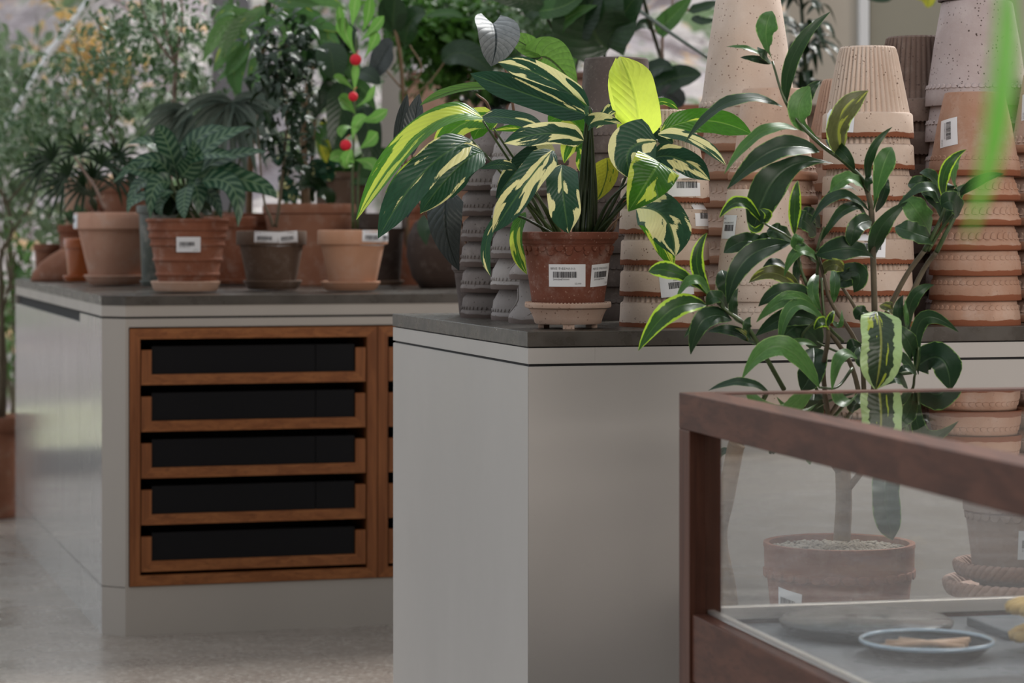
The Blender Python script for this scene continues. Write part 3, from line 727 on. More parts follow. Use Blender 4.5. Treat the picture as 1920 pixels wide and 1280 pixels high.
# ------------------------------------------------------------------ leaf geometry
PROF = {
 'lance': lambda u: max(0, math.sin(PI*u**.85))**.8,
 'oblong': lambda u: (min(1, u/.16)**.6)*(1 if u < .68 else max(0, 1-((u-.68)/.32)**2.1)),
 'ovate': lambda u: (min(1, u/.10)**.6 if u < .10 else 1)*(1 if u < .3 else max(0, math.cos((u-.3)/.7*PI/2))**.8),
 'obov': lambda u: (u/.62)**1.15 if u < .62 else max(0, 1-((u-.62)/.38)**2.3)**.8,
 'heart': lambda u: (.45+.55*math.sin(u/.22*PI/2) if u < .22 else max(0, math.cos((u-.22)/.78*PI/2))**.9)*(1 if u > .02 else .9),
 'round': lambda u: max(0, math.sin(PI*u**.9))**.5,
 'strap': lambda u: min(1, u/.08)**.5*(1 if u < .5 else max(0, 1-((u-.5)/.5)**2))}
def leaf(bm, base, mid, tip, w, up, prof='lance', fold=.15, wave=.0, waven=3, ns=12, nc=6, kid=0, roll=0, phase=0, lobes=0, curl=0, tw=0):
    "one blade through three points; up hints where its upper face looks; roll turns it about its length (degrees)"
    base, mid, tip = Vector(base), Vector(mid), Vector(tip)
    c = mid*2-(base+tip)*.5
    uvl = bm.loops.layers.uv.verify(); pr = PROF[prof]; rows = []; UP = Vector(up)
    for i in range(ns+1):
        u = i/ns; uu = min(max(u, .004), .996)
        p = base*(1-u)**2+c*2*u*(1-u)+tip*u*u
        t = ((c-base)*(1-u)+(tip-c)*u)
        t = t.normalized() if t.length > 1e-9 else Vector((0, 0, 1))
        s = t.cross(UP)
        s = s.normalized() if s.length > 1e-5 else t.orthogonal().normalized()
        a = math.radians(roll+tw*(u-.5))
        s = Matrix.Rotation(a, 3, t) @ s
        n = s.cross(t).normalized(); hw = w*.5*max(pr(uu), .02 if 0 < i < ns else .01); row = []
        for j in range(nc+1):
            v = j/nc*2-1; av = abs(v)
            off = s*(v*hw)+n*(hw*(fold*av+curl*av*av))
            if wave: off += n*(wave*w*av*av*math.sin(u*waven*2*PI+phase+(1.9 if v > 0 else 0))*math.sin(PI*u))
            q = p+off
            if lobes and u < .22: q = q-t*(lobes*w*av**1.4*(1-u/.22)**1.0)
            row.append((bm.verts.new(q), (kid+min(max(u, .002), .998), .5+v*.499)))
        rows.append(row)
    for i in range(ns):
        for j in range(nc):
            q = (rows[i][j], rows[i][j+1], rows[i+1][j+1], rows[i+1][j])
            f = bm.faces.new([x[0] for x in q]); f.smooth = True
            for lp, x in zip(f.loops, q): lp[uvl].uv = x[1]
def leafobj(mat, parent, off, base, mid, tip, w, up=(0, -1, .35), name='leaf', **k):
    bm = bmesh.new(); bm.loops.layers.uv.new('UVMap'); leaf(bm, base, mid, tip, w, up, **k)
    return bmobj(name, bm, mat, parent, off=off)
def newbm():
    bm = bmesh.new(); bm.loops.layers.uv.new('UVMap'); return bm
G = dict(
 dark=((.010, .034, .014), (.020, .060, .020)), mid=((.022, .075, .016), (.045, .13, .025)), bright=((.07, .20, .022), (.12, .29, .04)))
L_CTE = leafmat('striped_long_leaf_green', (.010, .048, .026), (.024, .085, .040), patch=(.70, .66, .30), patch_t=.60, patch_a=1.7, patch_b=1.0, mid=(.05, .12, .04), rough=.40, trans=.18, vein_n=13, vein_m=3.5, veins=.35)
L_CTEG = leafmat('striped_long_leaf_yellow_green', (.045, .16, .014), (.07, .22, .02), patch=(.50, .60, .08), patch_t=.55, patch_a=1.7, patch_b=.7, mid=(.12, .26, .04), rough=.32, trans=.38, vein_n=13, vein_m=3.5, veins=.3)
L_CHAR = leafmat('chartreuse_new_leaf', (.56, .70, .085), (.62, .76, .12), mid=(.20, .33, .04), rough=.4, trans=.6, transcol=(.75, .90, .12), vein_n=9, vein_m=3, veins=.25)
L_CREAM = leafmat('cream_splashed_leaf', (.014, .055, .03), (.03, .09, .045), patch=(.76, .73, .36), patch_t=.515, patch_a=1.6, patch_b=.9, mid=(.06, .13, .05), rough=.40, trans=.2, vein_n=13, vein_m=3.5, veins=.3)
L_YEL = leafmat('yellow_leaf', (.42, .42, .035), (.5, .5, .05), patch=(.07, .16, .02), patch_t=.6, mid=(.1, .15, .02), rough=.45, trans=.45, veins=.2)  # yellow blade with green patches
L_ALO = leafmat('grey_quilted_leaf', (.040, .050, .050), (.065, .078, .078), mid=(.015, .022, .020), under=(.12, .25, .03), rough=.33, trans=.12, vein_n=10, vein_m=2.6, veins=1.0)
L_ALOL = leafmat('silvery_quilted_leaf', (.13, .15, .158), (.19, .21, .22), mid=(.018, .028, .032), rough=.5, trans=.1, vein_n=9, vein_m=2.4, veins=1.8)
L_ALOU = leafmat('lit_heart_leaf_underside', (.085, .20, .03), (.12, .26, .04), mid=(.030, .055, .012), rough=.5, trans=.45, vein_n=8, vein_m=2.2, veins=1.2)
L_CLU = leafmat('dark_shrub_leaf_with_lime_edge', (.013, .036, .016), (.024, .058, .022), margin=(.15, .27, .065), margin_w=.02, mid=(.035, .07, .03), under=(.05, .065, .045), rough=.42, trans=.14, veins=.12, vein_n=16)
L_CLUY = leafmat('shrub_leaf_with_broad_lime_edge', (.018, .052, .014), (.03, .08, .02), margin=(.36, .56, .04), margin_w=.22, mid=(.05, .12, .02), rough=.4, trans=.32, veins=.12, vein_n=16)
L_CLUG = leafmat('mid_green_shrub_leaf', (.05, .13, .035), (.085, .20, .05), margin=(.20, .34, .10), margin_w=.03, mid=(.10, .20, .06), rough=.42, trans=.28, veins=.12, vein_n=16)
L_CLUB = leafmat('olive_blotched_shrub_leaf', (.075, .085, .025), (.10, .11, .04), patch=(.27, .30, .05), patch_t=.58, patch_a=1.8, patch_b=.9, margin=(.38, .52, .12), margin_w=.05, mid=(.14, .16, .05), rough=.4, trans=.2, veins=.12, vein_n=16)
L_CLUP = leafmat('pale_edged_broad_leaf', (.022, .042, .020), (.035, .06, .028), patch=(.30, .36, .04), patch_t=.62, margin=(.33, .46, .20), margin_w=.36, mid=(.20, .22, .05), rough=.33, trans=.18, veins=.15, vein_n=14)
L_CAL = leafmat('herringbone_leaf', (.012, .05, .026), (.018, .062, .03), stripe=(.105, .175, .105), stripe_n=8, mid=(.12, .2, .1), under=(.05, .09, .05), rough=.33, trans=.14, veins=0)
L_DRK = leafmat('dark_glossy_leaf', (.010, .028, .012), (.020, .050, .018), mid=(.03, .06, .02), rough=.28, trans=.12, veins=.2)
L_MID = leafmat('mid_green_leaf', (.028, .085, .02), (.055, .14, .03), mid=(.09, .18, .05), rough=.35, trans=.25, veins=.2)
L_PHI = leafmat('long_hanging_leaf', (.06, .16, .045), (.11, .24, .07), patch=(.28, .36, .04), patch_t=.66, mid=(.09, .18, .06), rough=.3, trans=.28, veins=.2)
L_PAD = leafmat('fresh_paddle_leaf', (.11, .28, .045), (.17, .38, .08), mid=(.30, .45, .16), rough=.42, trans=.35, veins=.2)
L_FAN = leafmat('fan_palm_blade', (.085, .12, .095), (.15, .19, .155), mid=(.10, .15, .10), rough=.3, trans=.15, veins=0)
L_SML = leafmat('small_shrub_leaf', (.05, .11, .04), (.10, .18, .07), rough=.4, trans=.3, veins=0, hue=.4)
L_SMLB = leafmat('bright_small_leaf', (.045, .13, .022), (.10, .24, .035), rough=.4, trans=.4, veins=0, hue=.4)
L_OUT = leafmat('outdoor_leaf', (.11, .17, .09), (.22, .31, .17), rough=.5, trans=.35, veins=0, hue=.6)
L_OUTY = leafmat('autumn_leaf', (.60, .36, .12), (.72, .55, .26), rough=.6, trans=.35, veins=0)
M_STEMG = plain('green_striped_stem', (.055, .085, .03), .4, var=.5, scale=60)
M_STEMD = plain('dark_green_stem', (.02, .035, .012), .4, var=.5, scale=40)
M_STEMB = plain('brown_stalk', (.17, .10, .065), .6, var=.3, scale=60)
M_BARK = plain('grey_brown_bark', (.125, .10, .065), .8, var=.35, scale=50, bump=.4)
M_BARKT = plain('tan_bark', (.19, .125, .075), .85, var=.35, scale=40, bump=.5)
M_BARKP = plain('pinkish_bark', (.26, .185, .155), .8, var=.25, scale=40, bump=.3)
M_RED = plain('red_felt_ball', (.62, .012, .030), .75, var=.2, scale=60, bump=.4)
M_GRANS = terra('pale_gravel', (.30, .25, .20), (.5, .44, .37))
def saucer_bm(r, h, rb, feet=False, beads=0, wall=.006):
    bm = bmesh.new(); t1, t2 = (.22, .62) if feet else (.45, .85)
    lathe(bm, [(0, .004), (rb, .004), (rb+.002, .006), (lerp(rb, r, t1), h*.35), (lerp(rb, r, (t1+t2)/2), h*.58), (lerp(rb, r, t2), h*.74), (lerp(rb, r, .9), h*.80), (r*.985, h*.80), (r, h*.86), (r, h*.97), (r*.985, h), (r-wall, h*.97), (r-wall*1.6, h*.7), (rb-wall*.5, .010), (0, .010)], 64); sharpen(bm)
    for k in range(beads):
        a = 2*PI*k/beads; vs = box(bm, (-.0016, -.0030, -.0012), (.0016, .0030, .0015), bev=.0007)
        bmesh.ops.transform(bm, matrix=Matrix.Translation((math.sin(a)*(r-.0035), -math.cos(a)*(r-.0035), h)) @ Matrix.Rotation(a, 4, 'Z'), verts=vs)
    if feet:
        for k in range(3):
            a = 2*PI*k/3; vs = box(bm, (-.010, -.006, -.0042), (.010, .006, .006), bev=.001)
            bmesh.ops.transform(bm, matrix=Matrix.Translation((math.sin(a)*(rb-.008), -math.cos(a)*(rb-.008), 0)) @ Matrix.Rotation(a, 4, 'Z'), verts=vs)
    return bm
def soil_disc(parent, r, z, mat=None, name='soil'):
    bm = bmesh.new(); rr = random.Random(int(r*1e4)); lathe(bm, [(0, z), (r*.35, z+.002), (r*.7, z+.001), (r, z-.002), (r*.98, z-.008), (0, z-.008)], 36)
    for v in bm.verts: v.co.z += rnd(-.0012, .0012, rr)
    return bmobj(name, bm, mat or M_SOIL, parent, smooth=True)
def potted(name, label, cat, cx, ybase, D, mat, prof, scal=None, group=None, soil=True, soilmat_=None, soil_r=None, z0=TOP, wall=.006, mod=None, seg=56, loc=None, soil_z=.86):
    "a thing with its pot and soil; origin at the foot of the pot"
    l = loc or (P(cx, HY, D).x, D, z0)
    t = thing(name, label, cat, l, group); p = pot_bm(prof, wall=wall, scal=scal, mod=mod, seg=seg); po = bmobj('pot', p, mat, t, smooth=False)
    h = prof[-1][1]; ra = prof_r(prof)
    if soil: soil_disc(t, soil_r or (ra(h*soil_z)-wall*1.25), h*(soil_z+.04), soilmat_)
    return t, po, ra
# ------------------------------------------------------------------ the long leaved variegated plant in the red clay pot
Dh = 4.63; hx = P(1065, HY, Dh).x
sb = saucer_bm(.0752, .0405, .056, True, 72)
so = bmobj('saucer', sb, [terra('chalky_pink_saucer_clay', (.50, .33, .25), (.58, .43, .35), dark=(.12, .05, .03), speck=.7, bloom=.3)], loc=(hx, Dh, TOP+.0042))
tag(so, 'pale pink clay saucer with beaded rim under the red-brown pot', 'saucer')
hh = .1485
pr_h = [(.0590, 0), (.0602, .003), (.0640, .035), (.0690, .07), (.0735, .105), (.0752, .112), (.0762, .115), (.0780, .128), (.0805, .129), (.0825, .1335), (.0838, .1345), (.0868, .1375), (.0878, .142), (.0878, .1472), (.0868, hh)]
w_ = 2*PI*.078/30/2*.97
ct_, pot_h, ra_h = potted('variegated_plant', 'long-leaved plant splashed cream and lime in a red-brown scalloped pot on the near counter', 'plant', 0, 0, Dh, M_TC_HERO, pr_h,
    scal=[dict(z=.1225, n=30, w=w_, h=-w_*1.0, d=.0030), dict(z=.1155, n=15, w=w_*.85, h=-w_*.95, d=.0026)], loc=(hx, Dh, TOP+.0142+.0042), soil_z=.86)
price_label(pot_h, ra_h, -2.5, .0745, .0650, .0385, tilt=0, seed=5)
price_label(pot_h, ra_h, 56, .0750, .0560, .0385, tilt=3, seed=5)
HO = Vector(ct_.location)
def hl(mat, b, m, t, wpx, D=4.6, dD=(0, 0, 0), roll=0, prof='oblong', up=(0, -1, .25), obj=None, off=None, **k):
    bp, mp_, tp = P(*b, D+dD[0]), P(*m, D+dD[1]), P(*t, D+dD[2])
    return leafobj(mat, obj or ct_, off or HO, bp, mp_, tp, wpx*D/F, up=up, prof=prof, roll=roll, ns=18, nc=8, **k)
# foliage, back to front (pixels of the photograph, then depth)
hl(L_CTE, (1106, 217), (994, 178), (882, 138), 50, 4.60, (0, .03, .04), roll=-12, fold=.18, wave=.03)
hl(L_CREAM, (1104, 204), (1024, 146), (934, 117), 46, 4.63, (0, .03, .04), roll=-15, fold=.22, wave=.04)
hl(L_CTEG, (1103, 200), (1062, 172), (1020, 168), 26, 4.63, (0, .02, .03), roll=20)
hl(L_CHAR, (1199, 264), (1190, 180), (1162, 106), 84, 4.56, (0, -.01, .03), roll=6, fold=.14, tw=12, prof='oblong', wave=.02)
hl(L_CHAR, (1197, 262), (1158, 190), (1155, 108), 34, 4.57, (0, 0, .03), roll=-50, fold=.1)
hl(L_CREAM, (1230, 266), (1180, 282), (1186, 336), 92, 4.50, (0, -.03, -.03), roll=0, fold=.05, prof='ovate')
hl(L_CTEG, (1240, 246), (1322, 226), (1410, 252), 46, 4.58, (0, .02, .0), roll=10, fold=.2, wave=.05)
hl(L_CREAM, (1234, 252), (1300, 262), (1361, 310), 24, 4.54, (0, -.02, -.04), roll=-12, fold=.25)
hl(L_CTE, (1226, 296), (1275, 298), (1331, 338), 46, 4.55, (0, -.02, -.02), roll=20, fold=.2, wave=.04)
hl(L_CTEG, (1236, 304), (1215, 338), (1178, 396), 90, 4.47, (0, -.03, -.02), roll=-8, fold=.12, prof='ovate', wave=.04)
hl(L_CREAM, (1194, 390), (1246, 408), (1266, 480), 76, 4.50, (.02, -.04, 0), roll=8, fold=.18, wave=.03)
hl(L_CTEG, (1196, 396), (1232, 440), (1264, 502), 34, 4.54, (0, 0, .02), roll=25, fold=.2)
hl(L_CREAM, (1054, 309), (1056, 365), (1066, 437), 60, 4.52, (0, -.05, -.02), roll=0, fold=.1, wave=.03)
hl(L_CTE, (1036, 282), (985, 345), (924, 436), 54, 4.50, (0, -.05, -.04), roll=4, fold=.2, wave=.03)
hl(L_CREAM, (1040, 284), (990, 300), (930, 372), 44, 4.56, (0, -.01, 0), roll=0, fold=.15)
hl(L_CREAM, (1094, 263), (1030, 250), (945, 268), 42, 4.53, (0, -.05, -.06), roll=-6, fold=.18)
hl(L_CTE, (903, 220), (962, 222), (1022, 240), 33, 4.56, (0, -.03, -.03), roll=-18, fold=.15)
hl(L_CTEG, (1100, 256), (1062, 222), (1028, 230), 48, 4.64, (0, .02, .03), roll=0, fold=.15)
hl(L_CTEG, (1094, 272), (1072, 268), (1058, 306), 46, 4.62, (0, 0, 0), roll=10, fold=.1, prof='ovate')
hl(L_CTEG, (1098, 262), (1096, 290), (1090, 326), 30, 4.66, (0, 0, 0), roll=20)
hl(L_CTEG, (905, 222), (792, 246), (668, 412), 60, 4.47, (.05, -.02, 0), roll=32, fold=.28)
hl(L_CTEG, (930, 226), (868, 232), (812, 286), 46, 4.62, (0, 0, 0), roll=10, fold=.15)
hl(L_CTEG, (934, 228), (905, 236), (888, 262), 30, 4.64, (0, 0, 0), roll=0)
hl(L_CTE, (884, 264), (795, 322), (709, 446), 66, 4.44, (.08, .0, 0), roll=6, fold=.2, wave=.05)
hl(L_CTEG, (882, 262), (800, 290), (722, 362), 22, 4.49, (.04, 0, 0), roll=15, fold=.2)
hl(L_CTE, (905, 284), (852, 320), (788, 400), 56, 4.47, (.05, 0, 0), roll=-6, fold=.2, wave=.05)
hl(L_CTE, (908, 290), (868, 318), (846, 372), 40, 4.52, (.03, 0, .02), roll=-25, fold=.2)
hl(L_CTE, (970, 318), (938, 308), (901, 317), 20, 4.50, (0, 0, -.02), roll=-20, fold=.15, prof='lance')
hl(L_CTEG, (1020, 262), (992, 240), (922, 245), 16, 4.60, (0, 0, 0), roll=-35)
hl(L_YEL, (1138, 296), (1136, 335), (1118, 376), 44, 4.66, (0, 0, 0), roll=5, prof='ovate')
hl(L_CTEG, (985, 398), (968, 450), (988, 514), 26, 4.60, (0, -.02, -.02), roll=25)
hl(L_CTE, (942, 400), (912, 455), (920, 518), 19, 4.60, (0, 0, 0), roll=20)
hl(L_CTE, (1118, 240), (1145, 206), (1166, 196), 26, 4.58, (0, 0, .02), roll=-25)
hl(L_CREAM, (1104, 236), (1128, 226), (1166, 232), 28, 4.55, (0, -.02, -.02), roll=0, fold=.4, prof='ovate', curl=.5)
hl(L_CTEG, (1225, 200), (1245, 190), (1272, 206), 14, 4.66, (0, 0, 0), roll=0)
hl(L_CTE, (1262, 268), (1240, 252), (1232, 232), 30, 4.66, (0, 0, 0), roll=0)
hl(L_CTE, (1110, 230), (1105, 218), (1098, 196), 14, 4.58, (0, 0, 0), roll=0)
def stems(parent, off, mat, lst, name='stem', seg=7):
    bm = bmesh.new()
    for pts, r in lst: tube(bm, spline([P(*p) for p in pts], 6), r, seg)
    return bmobj(name, bm, mat, parent, off=off)
st = []
rr = random.Random(4)
for k in range(9):
    x0 = 1078+k*5; st.append(([(x0-2, 440, 4.63+rnd(-.02, .03, rr)), (lerp(x0+3, 1103, .25), 350, 4.62), (lerp(x0, 1108, .7), 250+rnd(-30, 30, rr), 4.61), (1108+rnd(-4, 4, rr), 212+rnd(-12, 12, rr), 4.61)], (.0044, .0007)))
for (x0, x1, y1, r0) in ((1040, 884, 262, .0040), (1033, 905, 226, .0040), (1046, 925, 240, .0038), (1025, 908, 286, .0034), (1052, 968, 318, .0036), (1060, 1038, 284, .0035)):
    st.append(([(x0, 440, 4.63), ((x0+x1)/2+14, (440+y1)/2+12, 4.60), (x1, y1, 4.55)], (r0, .0016)))
for (x0, x1, y1, xm, ym) in ((1118, 1199, 264, 1165, 350), (1122, 1232, 262, 1190, 340), (1114, 1236, 300, 1180, 372), (1130, 1196, 392, 1170, 372), (1105, 1105, 200, 1112, 300), (1112, 1180, 340, 1140, 380)):
    st.append(([(x0, 440, 4.63), (xm, ym, 4.6), (x1, y1, 4.54)], (.0040, .0016)))
st.append(([(1040, 440, 4.6), (985, 410, 4.58), (945, 398, 4.58)], (.003, .0015)))
stems(ct_, HO, M_STEMD, st[:9]+st[15:]); stems(ct_, HO, M_STEMG, st[9:15])
# a few dried sheaths at the foot
stems(ct_, HO, M_STEMB, [([(1135, 438, 4.60), (1150, 418, 4.58), (1166, 404, 4.57)], (.003, .001)), ([(1140, 438, 4.64), (1152, 425, 4.62), (1160, 396, 4.62)], (.004, .001))], 'dry_sheath')
# ------------------------------------------------------------------ grey quilted leaf plant behind the grey stacks
pa = prof_scallop(.062, .046, .10)
al, _, _ = potted('grey_leaved_plant', 'plant with grey quilted heart leaves and brown stalks, behind the grey pot stacks', 'plant', 0, 0, 5.33, M_DGREY, pa, loc=(P(905, HY, 5.33).x, 5.33, TOP))
AO = Vector(al.location)
def ah(mat, b, m, t, w, D, **k): return hl(mat, b, m, t, w, D, obj=al, off=AO, **k)
ah(L_ALOL, (924, 44), (930, 80), (921, 124), 88, 4.95, prof='heart', lobes=.30, roll=-22, fold=.35, dD=(0, -.03, 0), wave=.02)
ah(L_ALOL, (934, 46), (938, 60), (930, 86), 30, 4.96, prof='heart', roll=-62, fold=.1)
ah(L_ALOU, (1016, 106), (1044, 122), (1084, 172), 84, 5.02, prof='heart', lobes=.42, roll=8, fold=-.12)
ah(L_ALOU, (1014, 106), (985, 84), (948, 66), 44, 5.04, prof='lance', roll=10, fold=.2)
ah(L_ALO, (742, 290), (752, 228), (764, 176), 26, 5.0, prof='lance', roll=22, fold=.4)
ah(L_ALO, (772, 292), (778, 230), (786, 176), 40, 5.0, prof='lance', roll=-14, fold=.4)
ah(L_ALO, (842, 352), (836, 425), (861, 507), 66, 4.88, prof='ovate', roll=-6, fold=-.25, dD=(0, -.03, 0))
ah(L_ALO, (780, 340), (768, 375), (764, 408), 32, 5.0, prof='ovate', roll=10, fold=.3)
ah(L_ALOU, (940, 166), (862, 168), (787, 198), 26, 4.95, prof='oblong', roll=38, fold=.3)
stems(al, AO, M_STEMB, [([(905, 540, 5.33), (975, 400, 5.2), (962, 200, 5.0), (937, 90, 4.96)], (.004, .0022)), ([(900, 540, 5.33), (930, 300, 5.2), (918, 205, 5.0), (893, 176, 4.95)], (.004, .002)),
    ([(910, 540, 5.33), (1000, 300, 5.25), (985, 180, 5.1), (1016, 108, 5.02)], (.004, .002)), ([(895, 540, 5.33), (860, 400, 5.15), (842, 350, 4.9)], (.003, .002)), ([(892, 540, 5.33), (800, 400, 5.2), (772, 290, 5.0)], (.003, .002)), ([(892, 540, 5.33), (790, 390, 5.2), (745, 290, 5.0)], (.003, .0018))], 'stalk')
# ------------------------------------------------------------------ bushy shrub behind the display case
DS = 4.27
ps = [(.098, 0), (.100, .004), (.109, .06), (.1135, .105), (.1155, .118), (.119, .120), (.1195, .163), (.121, .166), (.1205, .172)]
ws = 2*PI*.1185/30/2*.97; z_sh = P(0, 1015, DS).z-.172
sh, pot_s, ra_s = potted('variegated_shrub', 'bushy shrub with lime-edged dark leaves, its pot seen through the glass case', 'plant', 0, 0, DS, M_TC_RED, ps,
     scal=[dict(z=.127, n=30, w=ws, h=-ws*.95, d=.0024)], loc=(P(1577, HY, DS).x, DS, z_sh), soil=False, wall=.008, seg=72)
SO = Vector(sh.location)
soil_disc(sh, .111, .158)
bm = bmesh.new(); rr = random.Random(7)
for k in range(1500):
    r = .108*math.sqrt(rr.random()); a = rr.random()*6.283; s_ = rnd(.0016, .0034, rr)
    g = bmesh.ops.create_icosphere(bm, subdivisions=1, radius=s_, matrix=Matrix.Translation((r*math.cos(a), r*math.sin(a), .160+rnd(-.001, .003, rr))) @ Matrix.Diagonal((1.3, 1, .8, 1)))
gr = bmobj('gravel', bm, M_GRANS, sh, smooth=True); gr['kind'] = 'stuff'
lb = price_label(pot_s, ra_s, -52, .082, .052, .044, tilt=-8, seed=9, price='55,000', name_line='')
def sl(mat, b, m, t, w, D=4.25, dD=(0, 0, 0), roll=0, prof='obov', up=(0, -1, .25), **k):
    k.setdefault('fold', .16); k.setdefault('wave', .03)
    bp, mp_, tp = P(*b, D+dD[0]), P(*m, D+dD[1]), P(*t, D+dD[2])
    return leafobj(mat, sh, SO, bp, mp_, tp, w*D/F, up=up, prof=prof, roll=roll, ns=14, nc=6, **k)
A_, Y_, G_, B_ = L_CLU, L_CLUY, L_CLUG, L_CLUB
